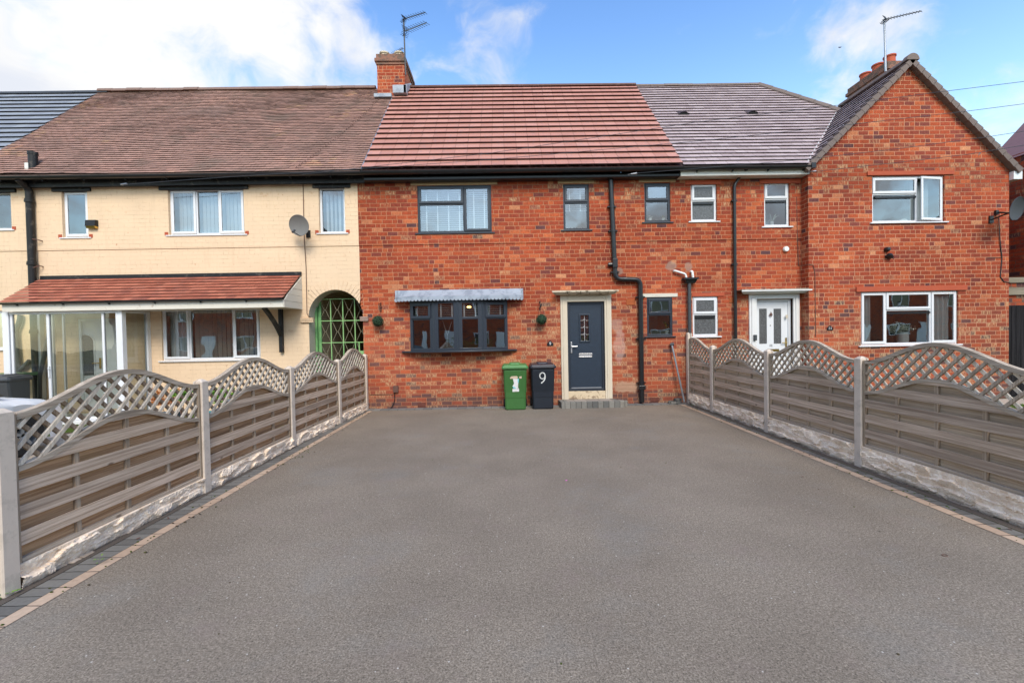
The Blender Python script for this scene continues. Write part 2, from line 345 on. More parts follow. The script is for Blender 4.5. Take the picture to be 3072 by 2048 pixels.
M['wood_l1'] = wood_mat('pale_lattice_wood', (.50, .42, .335), (.74, .65, .54), 2, .0)
M['wood_l2'] = wood_mat('dark_lattice_wood', (.22, .15, .10), (.38, .28, .20), 2, .0)
M['wood_l3'] = wood_mat('mid_lattice_wood', (.32, .25, .19), (.52, .43, .34), 2, .0)
M['asphalt'] = asphalt_mat()
M['pav_grey'] = paver_mat('charcoal_paver', ((.12, .113, .103), (.19, .18, .162)), .2, .105)
M['pav_greyX'] = paver_mat('charcoal_kerb_paver', ((.14, .135, .13), (.22, .21, .20)), .2, .205, False)
M['pav_tan'] = paver_mat('tan_border_paver', ((.42, .30, .215), (.50, .37, .27)), .1, .21)
M['step'] = paver_mat('grey_step_paver', ((.11, .11, .105), (.26, .245, .215)), .1, .13, False, .006)
M['steptop'] = paver_mat('step_top_paver', ((.24, .21, .18), (.33, .28, .24)), .1, .3, False, .004)
M['dirt'] = simple('gritty_dirt', (.09, .072, .058), .95, .7, 90, bump=1)
M['ground'] = ground_mat()
M['kerb'] = simple('path_concrete', (.42, .35, .28), .9, .25, 12, bump=.4)
M['glass'] = glass_mat('window_glass', .24)
M['glass_up'] = glass_mat('upstairs_glass', .15)
M['glass_porch'] = glass_mat('porch_glass', .025, (.93, .96, .90))
M['obscure'] = ribbed_obscure('obscure_glass')
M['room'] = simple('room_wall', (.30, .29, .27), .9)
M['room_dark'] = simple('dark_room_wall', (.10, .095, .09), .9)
M['blind'] = simple('white_blind', (.80, .80, .80), .6, .03)
M['curtain'] = simple('grey_curtain', (.60, .62, .62), .9, .1, 6)
M['curtain_dark'] = simple('slate_curtain', (.12, .13, .14), .9, .1, 6)
M['blind_strip'] = simple('beige_vertical_blind', (.75, .70, .60), .9, .1, 6)
M['vent'] = simple('terracotta_vent', (.55, .13, .03), .8, .15, 12)
M['vent_brick'] = simple('dark_vent_brick', (.20, .06, .04), .9, .2, 12)
M['void'] = simple('dark_void', (.008, .008, .008), 1)
M['leaf'] = leaf_mat('topiary_leaf', (.006, .028, .012), (.05, .12, .055))
M['leaf_green'] = leaf_mat('green_leaf', (.04, .12, .01), (.20, .36, .05))
M['leaf_orange'] = leaf_mat('orange_leaf', (.26, .06, .01), (.62, .22, .04))
M['leaf_hedge'] = leaf_mat('hedge_leaf', (.05, .10, .01), (.40, .38, .04))
M['leaf_pale'] = leaf_mat('pale_flower', (.35, .42, .36), (.80, .76, .68))
M['pot_blue'] = simple('slate_blue_pot', (.06, .10, .13), .6)
M['teal'] = simple('teal_pot', (.01, .25, .27), .35)
M['ceramic'] = simple('pale_ceramic', (.66, .68, .66), .4, .25, 60)
M['orange'] = simple('orange_plastic', (.85, .28, .02), .5)
M['carwhite'] = simple('white_car_paint', (.78, .80, .82), .15, .02)
M['carsilver'] = simple('silver_car_paint', (.45, .50, .54), .2, .02, 3, .5)
M['carglass'] = simple('car_glass', (.02, .03, .035), .05)
M['dish'] = simple('grey_dish', (.21, .20, .19), .5, .12, 6)
M['dish_dark'] = simple('dark_dish', (.05, .056, .065), .75, .1, 6)
M['plaque'] = simple('black_plaque', (.012, .012, .014), .3)
M['gatewood'] = wood_mat('black_stained_timber', (.010, .010, .012), (.035, .032, .035), 2)
M['beam'] = wood_mat('weathered_beam', (.25, .22, .16), (.40, .35, .28), 0)
M['haze_purple'] = simple('purple_brown_roof', (.20, .11, .12), .8)
M['roadm'] = simple('road_surface', (.10, .10, .10), .9, .2, 3)
mlamp, gl_ = newmat('lamp_glow')
e_ = gl_.n('ShaderNodeEmission', {'Color': (1, .62, .18), 'Strength': 6}); o_ = mlamp.node_tree.nodes.new('ShaderNodeOutputMaterial'); mlamp.node_tree.links.new(e_, o_.inputs[0]); M['lamp'] = mlamp

# ------------------------------------------------------------------ mesh builder
class MB:
    def __init__(s): s.v = []; s.f = []; s.a = []; s.r = 0.0
    def add(s, pts, faces, M_=None, r=None):
        b = len(s.v)
        s.v += [tuple(M_ @ Vector(p)) for p in pts] if M_ is not None else [tuple(p) for p in pts]
        s.f += [tuple(b + i for i in f) for f in faces]; s.a += [s.r if r is None else r] * len(faces); return s
    def box(s, x0, x1, y0, y1, z0, z1, M_=None):
        x0, x1 = min(x0, x1), max(x0, x1); y0, y1 = min(y0, y1), max(y0, y1); z0, z1 = min(z0, z1), max(z0, z1)
        return s.add([(x0, y0, z0), (x1, y0, z0), (x1, y1, z0), (x0, y1, z0), (x0, y0, z1), (x1, y0, z1), (x1, y1, z1), (x0, y1, z1)],
                     [(0, 3, 2, 1), (4, 5, 6, 7), (0, 1, 5, 4), (1, 2, 6, 5), (2, 3, 7, 6), (3, 0, 4, 7)], M_)
    def quad(s, *p, M_=None, r=None): return s.add(p, [tuple(range(len(p)))], M_, r)
    def prism(s, poly, axis, a0, a1, M_=None):
        """poly: list of 2D points; axis 'y': poly=(x,z) extruded a0..a1 in y; 'x': (y,z); 'z': (x,y)"""
        def mk(p, a): return {'y': (p[0], a, p[1]), 'x': (a, p[0], p[1]), 'z': (p[0], p[1], a)}[axis]
        n = len(poly); pts = [mk(p, a0) for p in poly] + [mk(p, a1) for p in poly]
        fs = [tuple(range(n)), tuple(reversed(range(n, 2 * n)))] + [(i, i + n, (i + 1) % n + n, (i + 1) % n) for i in range(n)]
        s.add(pts, fs, M_); return s
    def tube(s, path, r, seg=12, fil=0, caps=True, M_=None):
        pts = [Vector(p) for p in path]
        if fil:
            q = [pts[0]]
            for i in range(1, len(pts) - 1):
                a, b, c = pts[i - 1], pts[i], pts[i + 1]
                l1 = min(fil, (a - b).length * .48); l2 = min(fil, (c - b).length * .48)
                p0 = b + (a - b).normalized() * l1; p2 = b + (c - b).normalized() * l2
                for k in range(7):
                    t = k / 6; q.append(p0 * (1 - t) ** 2 + b * 2 * t * (1 - t) + p2 * t * t)
            q.append(pts[-1]); pts = q
        rings = []; up = None
        for i, p in enumerate(pts):
            d = (pts[min(i + 1, len(pts) - 1)] - pts[max(i - 1, 0)]).normalized()
            if up is None: up = Vector((0, 0, 1)) if abs(d.z) < .9 else Vector((0, 1, 0))
            sd_ = d.cross(up).normalized(); up = sd_.cross(d).normalized()
            rr = r[i] if isinstance(r, (list, tuple)) else r
            rings.append([p + (sd_ * math.cos(2 * math.pi * k / seg) + up * math.sin(2 * math.pi * k / seg)) * rr for k in range(seg)])
        v = [x for rg in rings for x in rg]; f = []
        for i in range(len(rings) - 1):
            for k in range(seg):
                a = i * seg + k; b = i * seg + (k + 1) % seg; f.append((a, b, b + seg, a + seg))
        if caps: f.append(tuple(reversed(range(seg)))); f.append(tuple(range(len(v) - seg, len(v))))
        s.add(v, f, M_); return s
    def lathe(s, prof, c, seg=20, axis='z', M_=None, arc=2 * math.pi):
        v = []; full = arc > 6.28; n = seg if full else seg + 1
        for r_, h in prof:
            for k in range(n):
                a = arc * k / seg; x, y = r_ * math.cos(a), r_ * math.sin(a)
                v.append({'z': (c[0] + x, c[1] + y, c[2] + h), 'y': (c[0] + x, c[1] - h, c[2] + y), 'x': (c[0] + h, c[1] + x, c[2] + y)}[axis])
        f = []
        for i in range(len(prof) - 1):
            for k in range(seg):
                k2 = (k + 1) % n if full else k + 1
                f.append((i * n + k, i * n + k2, (i + 1) * n + k2, (i + 1) * n + k))
        s.add(v, f, M_); return s
    def ball(s, c, r, seg=14, M_=None, sq=(1, 1, 1)):
        pr = [(max(1e-4, r * math.sin(math.pi * i / seg)), -r * math.cos(math.pi * i / seg)) for i in range(seg + 1)]
        m = Matrix.Translation(c) @ Matrix.Diagonal((*sq, 1)); m = M_ @ m if M_ is not None else m
        return s.lathe(pr, (0, 0, 0), seg, 'z', m)
    def build(s, name, mat, parent=None, smooth=False, bevel=0, fix=False):
        off = Vector((0, 0, 0)); p = parent
        while p is not None:
            off += p.location; p = p.parent
        me = bpy.data.meshes.new(name); me.from_pydata([tuple(Vector(v) - off) for v in s.v], [], s.f)
        mats = mat if isinstance(mat, list) else [mat]
        for m_ in mats: me.materials.append(M[m_] if isinstance(m_, str) else m_)
        at = me.attributes.new('rnd', 'FLOAT', 'FACE'); at.data.foreach_set('value', s.a)
        if fix:
            import bmesh
            b = bmesh.new(); b.from_mesh(me); bmesh.ops.recalc_face_normals(b, faces=b.faces); b.to_mesh(me); b.free()
        if smooth: me.polygons.foreach_set('use_smooth', [True] * len(me.polygons))
        me.update()
        o = bpy.data.objects.new(name, me); COL.objects.link(o)
        if parent is not None: o.parent = parent
        if smooth:
            mod = o.modifiers.new('edge', 'EDGE_SPLIT'); mod.split_angle = R(38)
        if bevel:
            md = o.modifiers.new('bevel', 'BEVEL'); md.width = bevel; md.segments = 2; md.limit_method = 'ANGLE'; md.angle_limit = R(50)
        return o
def thing(name, label, cat, loc=(0, 0, 0), rz=0, group=None):
    o = bpy.data.objects.new(name, None); COL.objects.link(o); o.location = loc; o.rotation_euler = (0, 0, rz); o.empty_display_size = .2
    return tag(o, label, cat, group)
def tag(o, label, cat, group=None):
    o['label'] = label; o['category'] = cat
    if group: o['group'] = group
    return o
def struct(o, kind='structure'): o['kind'] = kind; return o
def text_mesh(txt, size, depth, name, mat, parent, loc, font_bold=False):
    cu = bpy.data.curves.new('tmp', 'FONT'); cu.body = txt; cu.size = size; cu.extrude = depth; cu.align_x = 'CENTER'; cu.align_y = 'CENTER'; cu.offset = .004 * size if font_bold else 0
    to = bpy.data.objects.new('tmp', cu); COL.objects.link(to)
    dg = bpy.context.evaluated_depsgraph_get(); me = bpy.data.meshes.new_from_object(to.evaluated_get(dg))
    bpy.data.objects.remove(to); mb = MB()
    rot = Matrix.Translation(loc) @ Matrix.Rotation(R(90), 4, 'X')
    mb.add([tuple(v.co) for v in me.vertices], [tuple(p.vertices) for p in me.polygons], rot)
    return mb.build(name, mat, parent)

YF = 10.5
# ------------------------------------------------------------------ ground
mb = MB(); mb.quad((-120, -90, -.03), (120, -90, -.03), (120, 200, -.03), (-120, 200, -.03)); struct(mb.build('ground', 'ground'))
mb = MB(); n = 60
mb.quad((-3.22, -6.5, 0), (4.24, -6.5, 0), (4.25, 10.29, 0), (-3.30, 10.29, 0)); struct(mb.build('driveway', 'asphalt'))
def strip(name, mat, xa0, xa1, xb0, xb1, z, y0=-4.0, y1=10.5):
    """strip from y0 (x xa0..xa1) to y1 (x xb0..xb1)"""
    m_ = MB(); m_.add([(xa0, y0, z), (xa1, y0, z), (xb1, y1, z), (xb0, y1, z)], [(0, 1, 2, 3)]); return struct(m_.build(name, mat))
strip('tan_border', 'pav_tan', -3.255, -3.145, -3.33, -3.235, .004, y1=10.28)
strip('paving_edge', 'pav_grey', -3.47, -3.255, -3.46, -3.33, .006, y1=10.3)
strip('dirt_strip', 'dirt', -3.62, -3.47, -3.52, -3.46, .010)
strip('tan_border', 'pav_tan', 4.14, 4.25, 4.16, 4.26, .004, y1=10.28)
strip('paving_edge', 'pav_grey', 4.25, 4.42, 4.26, 4.34, .006, y1=10.3)
strip('dirt_strip', 'dirt', 4.42, 4.53, 4.34, 4.42, .010)
mb = MB(); mb.box(-3.45, 1.25, 10.30, 10.5, -.02, .018); mb.box(2.65, 4.40, 10.30, 10.5, -.02, .018); struct(mb.build('kerb_paving', 'pav_greyX'))
mb = MB(); mb.quad((1.2, 10.3, .008), (2.7, 10.3, .008), (2.7, 10.5, .008), (1.2, 10.5, .008)); struct(mb.build('dirt_strip', 'dirt'))
mb = MB(); mb.quad((-60, -12.5, -.006), (60, -12.5, -.006), (60, -6.5, -.006), (-60, -6.5, -.006)); struct(mb.build('road', 'roadm'))
mb = MB(); mb.box(-60, 60, -14.6, -12.5, -.02, .1); mb.box(-60, -3.3, -6.5, -5.0, -.02, .03); mb.box(4.4, 60, -6.5, -5.0, -.02, .03); struct(mb.build('pavement', 'kerb'))
mb = MB(); mb.quad((-12.5, 7.6, -.012), (-5.0, 7.6, -.012), (-5.0, 8.3, -.012), (-12.5, 8.3, -.012)); mb.quad((-8.6, 8.3, -.012), (-6.6, 8.3, -.012), (-6.6, 9.7, -.012), (-8.6, 9.7, -.012))
mb.quad((-12.5, -5, -.012), (-6.4, -5, -.012), (-6.4, 7.6, -.012), (-12.5, 7.6, -.012))
mb.quad((9.2, 9.5, -.012), (13, 9.5, -.012), (13, 10.24, -.012), (9.2, 10.24, -.012)); struct(mb.build('path', 'kerb'))

# ------------------------------------------------------------------ walls
def wall(x0, x1, z0, z1, holes, Y, dep=.11, arch=None, mb=None):
    """front wall at Y with rectangular holes (X0,X1,Z0,Z1) and reveals; arch=(xc, r, zspring)"""
    mb = mb or MB(); hs = [h[:4] for h in holes]
    if arch: hs.append((arch[0] - arch[1], arch[0] + arch[1], z0 - 1, arch[2] + arch[1]))
    xs = sorted({x0, x1, *[min(max(v, x0), x1) for h in hs for v in h[:2]]}); zs = sorted({z0, z1, *[min(max(v, z0), z1) for h in hs for v in h[2:]]})
    for i in range(len(xs) - 1):
        for j in range(len(zs) - 1):
            cx, cz = (xs[i] + xs[i + 1]) / 2, (zs[j] + zs[j + 1]) / 2
            if any(h[0] < cx < h[1] and h[2] < cz < h[3] for h in hs): continue
            mb.quad((xs[i], Y, zs[j]), (xs[i + 1], Y, zs[j]), (xs[i + 1], Y, zs[j + 1]), (xs[i], Y, zs[j + 1]))
    for h in holes:
        a, b, c, d = h[:4]; e = h[4] if len(h) > 4 else dep
        c = max(c, z0); d = min(d, z1)
        if a >= x0: mb.quad((a, Y, c), (a, Y + e, c), (a, Y + e, d), (a, Y, d))
        if b <= x1: mb.quad((b, Y, d), (b, Y + e, d), (b, Y + e, c), (b, Y, c))
        mb.quad((a, Y, d), (a, Y + e, d), (b, Y + e, d), (b, Y, d)); mb.quad((a, Y, c), (b, Y, c), (b, Y + e, c), (a, Y + e, c))
    if arch:
        xc, r, zs_ = arch; N_ = 24
        for k in range(N_):
            a0, a1 = math.pi * k / N_, math.pi * (k + 1) / N_
            p0 = (xc + r * math.cos(a0), zs_ + r * math.sin(a0)); p1 = (xc + r * math.cos(a1), zs_ + r * math.sin(a1))
            mb.quad((p1[0], Y, p1[1]), (p0[0], Y, p0[1]), (p0[0], Y, zs_ + r), (p1[0], Y, zs_ + r))
    return mb

def frame_bars(mb, x0, x1, z0, z1, wd, y0, y1, M_=None):
    mb.box(x0, x1, y0, y1, z0, z0 + wd, M_); mb.box(x0, x1, y0, y1, z1 - wd, z1, M_)
    mb.box(x0, x0 + wd, y0, y1, z0 + wd, z1 - wd, M_); mb.box(x1 - wd, x1, y0, y1, z0 + wd, z1 - wd, M_)
def window(house, rect, Y, mat, lights, sill=.10, glass='glass', inset=.045, room='room', M_=None, sillz=.03, depth=1.3, sillmat=None, roombox=True, label=None):
    """lights: (u0,u1,v0,v1,'s'|'f'[,open angle]) fractions of the rectangle (v up)"""
    x0, x1, z0, z1 = rect; mb = MB(); W = x1 - x0; H = z1 - z0; ya = Y + inset
    frame_bars(mb, x0, x1, z0, z1, .028, ya, ya + .06, M_)
    xi0, xi1, zi0, zi1 = x0 + .028, x1 - .028, z0 + .028, z1 - .028
    gp = MB(); sashes = []
    for L in lights:
        a, b = xi0 + L[0] * (xi1 - xi0), xi0 + L[1] * (xi1 - xi0); c, d = zi0 + L[2] * (zi1 - zi0), zi0 + L[3] * (zi1 - zi0)
        frame_bars(mb, a, b, c, d, .024, ya, ya + .06, M_)
        e = .024
        if L[4] == 's':
            sm = MB(); MS = M_
            if len(L) > 5:
                piv = Matrix.Translation((b - .014, ya - .02, 0)); MS = piv @ Matrix.Rotation(R(L[5]), 4, 'Z') @ piv.inverted()
            frame_bars(sm, a + .010, b - .010, c + .010, d - .010, .056, ya - .022, ya - .001, MS)
            sashes.append(sm); e = .062
            gp.quad((a + e, ya - .008, c + e), (b - e, ya - .008, c + e), (b - e, ya - .008, d - e), (a + e, ya - .008, d - e), M_=MS)
        else:
            gp.quad((a + e, ya + .03, c + e), (b - e, ya + .03, c + e), (b - e, ya + .03, d - e), (a + e, ya + .03, d - e), M_=M_)
    wobj = mb.build('window', mat, house, bevel=.004)
    if label: wobj['label'] = label
    for sm in sashes: sm.build('sash', mat, wobj, bevel=.005)
    gp.build('glass', glass, wobj)
    if sill:
        sb = MB(); sb.box(x0 - .07, x1 + .07, Y - .045, ya, z0 - sillz, z0 - .002); sb.build('sill', sillmat or mat, wobj, bevel=.006)
    if roombox:
        rb = MB(); e = .35; yb = Y + .13
        X0, X1, Z0, Z1 = x0 - e, x1 + e, z0 - .25, z1 + .25
        rb.quad((X0, yb + depth, Z0), (X1, yb + depth, Z0), (X1, yb + depth, Z1), (X0, yb + depth, Z1))
        rb.quad((X0, yb, Z0), (X0, yb + depth, Z0), (X0, yb + depth, Z1), (X0, yb, Z1)); rb.quad((X1, yb, Z0), (X1, yb + depth, Z0), (X1, yb + depth, Z1), (X1, yb, Z1))
        rb.quad((X0, yb, Z0), (X1, yb, Z0), (X1, yb + depth, Z0), (X0, yb + depth, Z0)); rb.quad((X0, yb, Z1), (X1, yb, Z1), (X1, yb + depth, Z1), (X0, yb + depth, Z1))
        rb.build('room', room, wobj)
        ib = MB(); ib.box(x0 - .02, x1 + .02, ya + .062, ya + .20, z0 - .01, z0 + .025); ib.build('inner_sill', 'white', wobj)
    return wobj
def venetian(wo, x0, x1, z0, z1, Y, tapes=2, pitch=.05, tilt=12, mat='blind'):
    mb = MB(); z = z1 - .02
    while z > z0:
        m_ = Matrix.Translation(((x0 + x1) / 2, Y, z)) @ Matrix.Rotation(R(tilt), 4, 'X')
        mb.box(-(x1 - x0) / 2, (x1 - x0) / 2, -.022, .022, -.003, .003, m_); z -= pitch
    for k in range(tapes):
        xx = x0 + (x1 - x0) * (k + .5) / tapes; mb.box(xx - .014, xx + .014, Y - .026, Y - .024, z0, z1)
    mb.box(x0, x1, Y - .03, Y + .03, z1 - .02, z1 + .03); return mb.build('blind', mat, wo)
def vblind(wo, x0, x1, z0, z1, Y, pitch=.085, ang=35, mat='blind', wd=.085):
    mb = MB(); x = x0 + pitch / 2
    while x < x1:
        m_ = Matrix.Translation((x, Y, 0)) @ Matrix.Rotation(R(ang + random.uniform(-6, 6)), 4, 'Z'); mb.box(-wd / 2, wd / 2, -.001, .001, z0, z1, m_); x += pitch
    return mb.build('blind', mat, wo)
def curtain(wo, x0, x1, z0, z1, Y, mat='curtain', folds=5, amp=.03):
    mb = MB(); n_ = folds * 8
    pts = [(x0 + (x1 - x0) * i / n_, Y + amp * math.sin(i / 8 * 2 * math.pi) * (1 + .3 * math.sin(i))) for i in range(n_ + 1)]
    for i in range(n_): mb.quad((*pts[i], z0), (*pts[i + 1], z0), (*pts[i + 1], z1), (*pts[i], z1))
    return mb.build('curtain', mat, wo, smooth=True)

# ------------------------------------------------------------------ roofs
def tile_roof(mb, O, U, S, smax, lr, gauge, width, thick, stag=.5, jit=.0, wav=0, gap=.004, tone=None, topgap=0, under=.045):
    """tiles on the slope plane through O with unit vectors U (along eave) and S (up slope)"""
    U = Vector(U).normalized(); S = Vector(S).normalized(); Nn = U.cross(S).normalized(); O = Vector(O)
    def pt(u, s, h):
        if wav:
            h += wav * (noise.noise(Vector((u * .35, s * .5, 3))) * 1.6 + .35 * noise.noise(Vector((u * 1.3, s * 1.1, 9))))
            s += wav * .5 * noise.noise(Vector((u * .8, s * 2.2, 5)))
        return O + U * u + S * s + Nn * h
    rows = int(math.ceil(smax / gauge))
    for i in range(rows):
        s0 = i * gauge; s1 = min(smax, s0 + gauge + .01)
        a0, b0 = lr(s0); a1, b1 = lr(s1)
        lo = min(a0, a1); hi = max(b0, b1); off = (i % 2) * stag * width
        k0 = int(math.floor((lo + off) / width)); k1 = int(math.ceil((hi + off) / width))
        for k in range(k0, k1):
            u0 = k * width - off; u1 = u0 + width - gap
            ul0, ul1 = max(u0, a0), min(u1, b0); uu0, uu1 = max(u0, a1), min(u1, b1)
            if ul1 <= ul0 and uu1 <= uu0: continue
            if ul1 < ul0: ul0 = ul1 = (uu0 + uu1) / 2
            if uu1 < uu0: uu0 = uu1 = (ul0 + ul1) / 2
            rn = .04 + .96 * random.random()
            if tone: rn = min(1, max(.04, tone(u0, s0, rn)))
            j0 = random.uniform(-jit, jit); j1 = random.uniform(-jit, jit); js = random.uniform(-jit, jit)
            A_, B_ = pt(ul0, s0 + js, thick + j0), pt(ul1, s0 + js, thick + j1)
            C_, D_ = pt(uu1, s1, .003), pt(uu0, s1, .003)
            E_, F_ = pt(ul0, s0 + js + .002, thick * .62 + j0), pt(ul1, s0 + js + .002, thick * .62 + j1)
            G_, H_ = pt(ul0, s0 + under + .012, -.004), pt(ul1, s0 + under + .012, -.004)
            mb.add([A_, B_, C_, D_], [(0, 1, 2, 3)], None, rn); mb.add([A_, B_, E_, F_, G_, H_], [(2, 3, 1, 0), (4, 5, 3, 2)], None, 0)  # lips and undersides take the ramp's dark end: course shadow painted in
EY, EZ, RY, RZ = 10.13, 5.66, 13.66, 9.51
SV = Vector((0, RY - EY, RZ - EZ)); SL = SV.length; SVn = SV.normalized()
def ridge_caps(mb, x0, x1, Y, Z, r=.115, L=.30):
    x = x0
    while x < x1 - .01:
        xe = min(x + L, x1); rr = r + random.uniform(-.004, .004); dz = random.uniform(-.006, .006)
        pr = [(Y + rr * math.cos(a), Z + dz - .03 + rr * math.sin(a)) for a in [math.pi * k / 8 for k in range(9)]]
        mb.prism(pr, 'x', x + .004, xe); x = xe

# ---- cream house
cream = thing('cream_house', 'cream painted brick terraced house with old brown tiled roof and glazed porch', 'house', (-8, YF, 0))
C1 = RF(504.8, 567, 735.4, 702.5, YF); C2 = RF(956, 561.5, 1037.5, 699, YF); C3 = RF(186, 572, 268, 712, YF); C4 = RF(-45, 576, 38, 689, YF)
C5 = RF(482, 923.5, 782.5, 1076.5, YF); C6 = RF(-60, 933, 35, 1047, YF)
XP = -3.53; ARC = (-4.135, .655, 2.275); XL = -12.55; ZC = 3.985
DR = (-10.32, -9.30, .15, 2.33)
up = wall(XL, XP, ZC, 5.6, [C1, C2, C3, C4], YF - .018)
for xa, xb in ((XL, XP),): up.quad((xa, YF - .018, ZC), (xa, YF, ZC), (xb, YF, ZC), (xb, YF - .018, ZC))
lowh = wall(XL, XP, 0, ZC, [C5, C6, DR], YF, arch=ARC, mb=up)
lowh.quad((XL, YF, 5.6), (XL, YF, 0), (XL, 16.8, 0), (XL, 16.8, 5.6)); lowh.quad((XL, 16.8, 0), (XP, 16.8, 0), (XP, 16.8, 5.6), (XL, 16.8, 5.6))
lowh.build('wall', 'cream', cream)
# arch reveal and passage
xc, ar, zs = ARC; mb = MB(); N_ = 20; Y1 = YF + .38
for k in range(N_):
    a0, a1 = math.pi * k / N_, math.pi * (k + 1) / N_
    p0 = (xc + ar * math.cos(a0), zs + ar * math.sin(a0)); p1 = (xc + ar * math.cos(a1), zs + ar * math.sin(a1))
    mb.quad((p0[0], YF, p0[1]), (p1[0], YF, p1[1]), (p1[0], Y1, p1[1]), (p0[0], Y1, p0[1]))
mb.quad((xc - ar, YF, 0), (xc - ar, Y1, 0), (xc - ar, Y1, zs), (xc - ar, YF, zs)); mb.quad((xc + ar, YF, 0), (xc + ar, Y1, 0), (xc + ar, Y1, zs), (xc + ar, YF, zs))
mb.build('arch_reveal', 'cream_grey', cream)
mb = MB(); yb = 16.7
mb.quad((xc - ar - .03, Y1, 0), (xc - ar - .03, yb, 0), (xc - ar - .03, yb, 3.0), (xc - ar - .03, Y1, 3.0)); mb.quad((xc + ar + .03, Y1, 0), (xc + ar + .03, yb, 0), (xc + ar + .03, yb, 3.0), (xc + ar + .03, Y1, 3.0))
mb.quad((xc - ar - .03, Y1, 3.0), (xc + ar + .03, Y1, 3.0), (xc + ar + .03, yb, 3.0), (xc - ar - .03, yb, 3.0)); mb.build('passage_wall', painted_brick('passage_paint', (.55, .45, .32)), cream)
# raised painted arch ring
mb = MB()
for k in range(26):
    a0, a1 = math.pi * k / 26 + .006, math.pi * (k + 1) / 26 - .006
    if xc + ar * math.cos((a0 + a1) / 2) > XP - .01: continue
    q = [(min(XP - .002, xc + rr * math.cos(a)), zs + rr * math.sin(a)) for rr, a in ((ar, a0), (ar + .24, a0), (ar + .24, a1), (ar, a1))]
    mb.prism(q, 'y', YF - .006, YF + .02)
mb.build('arch_ring', 'cream', cream)
mb = MB()
for k in range(13):
    a0, a1 = math.pi * k / 26 + .012, math.pi * (k + 1) / 26 - .012
    q = [(max(XP + .002, xc + rr * math.cos(a)), zs + rr * math.sin(a)) for rr, a in ((ar, a0), (ar + .24, a0), (ar + .24, a1), (ar, a1))]
    if q[1][0] - q[0][0] < .03: continue
    mb.prism(q, 'y', YF - .004, YF + .01)
archbrick = mb
def impost(x0, x1, z0, z1, mat, par):
    mb = MB(); n_ = 24
    for j in range(3):
        za, zb = z0 + (z1 - z0) * j / 3, z0 + (z1 - z0) * (j + 1) / 3; out = .05 + .012 * j
        for i in range(n_):
            xa, xb = x0 + (x1 - x0) * i / n_, x0 + (x1 - x0) * (i + 1) / n_; dz = .007 * math.sin(i * 1.5)
            mb.box(xa, xb, YF - out, YF + .02, za + .004 + dz, zb - .004 + dz)
    mb.build('arch_impost', mat, par)
impost(*RF(904, 954, 942, 967, YF), 'cream', cream)
# windows of the cream house
w_ = window(cream, C1, YF, 'white', [(0, .345, 0, 1, 's'), (.345, .655, 0, 1, 'f'), (.655, 1, 0, 1, 's')], glass='glass_up'); vblind(w_, C1[0] + .06, C1[1] - .06, C1[2] + .05, C1[3] - .05, YF + .25, .095, 40, 'blind', .07)
w_ = window(cream, C2, YF, 'white', [(0, 1, 0, 1, 'f')], glass='glass_up'); vblind(w_, C2[0] + .05, C2[1] - .05, C2[2] + .05, C2[3] - .05, YF + .25, .1, 50, 'blind', .06)
w_ = window(cream, C3, YF, 'white', [(0, 1, 0, 1, 's')], glass='glass_up')
w_ = window(cream, C4, YF, 'white', [(0, 1, 0, 1, 'f')], glass='glass_up')
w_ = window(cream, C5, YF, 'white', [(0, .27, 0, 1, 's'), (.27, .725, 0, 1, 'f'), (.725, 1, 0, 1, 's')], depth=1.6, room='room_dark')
curtain(w_, C5[0] + .08, C5[0] + .55, C5[2] + .05, C5[3] - .03, YF + .19, 'curtain', 4); vblind(w_, C5[0] + .68, C5[1] - .06, C5[2] + .04, C5[3] - .05, YF + .17, .11, 70, 'blind_strip', .10)
w_ = window(cream, C6, YF, 'white', [(0, 1, 0, 1, 'f')])
def lintel(par, x0, y0, x1, y1, mat, Y=YF, out=.02, bev=.004):
    r = RF(x0, y0, x1, y1, Y); mb = MB(); mb.box(r[0], r[1], Y - out, Y + .05, r[2], r[3]); return mb.build('lintel', mat, par, bevel=bev)
for q in ((481, 560, 747, 564.5), (939.6, 549.5, 1052.5, 559), (160.5, 561, 276, 569), (-50, 562, 52, 571)): 
    zt = P(q[0], (q[1]), YF).z; r = RF(*q, YF); mb = MB(); mb.box(r[0], r[1], YF - .06, YF + .02, 5.375, 5.455); mb.build('lintel', 'black_old', cream, bevel=.004)
# brick ends showing through at sills
mb = MB()
for c_ in (C1, C2, C3, C4):
    for xx in (c_[0] - .10, c_[1] + .02): mb.box(xx, xx + .08, YF - .03, YF, c_[2] - .01, c_[2] + .07)
mb.build('exposed_brick', 'red_lintel', cream)
# front door in the porch
mb = MB(); mb.box(DR[0], DR[1], YF + .04, YF + .09, DR[2], DR[3]); frame_bars(mb, DR[0], DR[1], DR[2], DR[3], .06, YF + .0, YF + .05)
dw = P(253, 1040, YF); dx = dw.x
for zz in (.35, .62): mb.box(dx - .28, dx + .28, YF + .03, YF + .045, zz, zz + .2)
d_ = mb.build('front_door', 'white', cream, bevel=.006)
mb = MB(); zA = 1.75; pl = [(dx - .19, .95), (dx + .19, .95)] + [(dx + .19 * math.cos(a), zA + .19 * math.sin(a)) for a in [math.pi * k / 12 for k in range(13)]]
mb.prism(pl, 'y', YF + .030, YF + .036); mb.build('glass', 'obscure', d_)
mb = MB()
pr0 = [(dx + rr * math.cos(a), zA + rr * math.sin(a)) for rr in (.21,) for a in [math.pi * k / 14 for k in range(15)]]
path = [(dx + .205, YF + .03, .95)] + [(x_, YF + .03, z_) for x_, z_ in pr0] + [(dx - .205, YF + .03, .95), (dx + .205, YF + .03, .95)]
mb.tube(path, .016, 6); mb.build('door_moulding', 'white', d_)
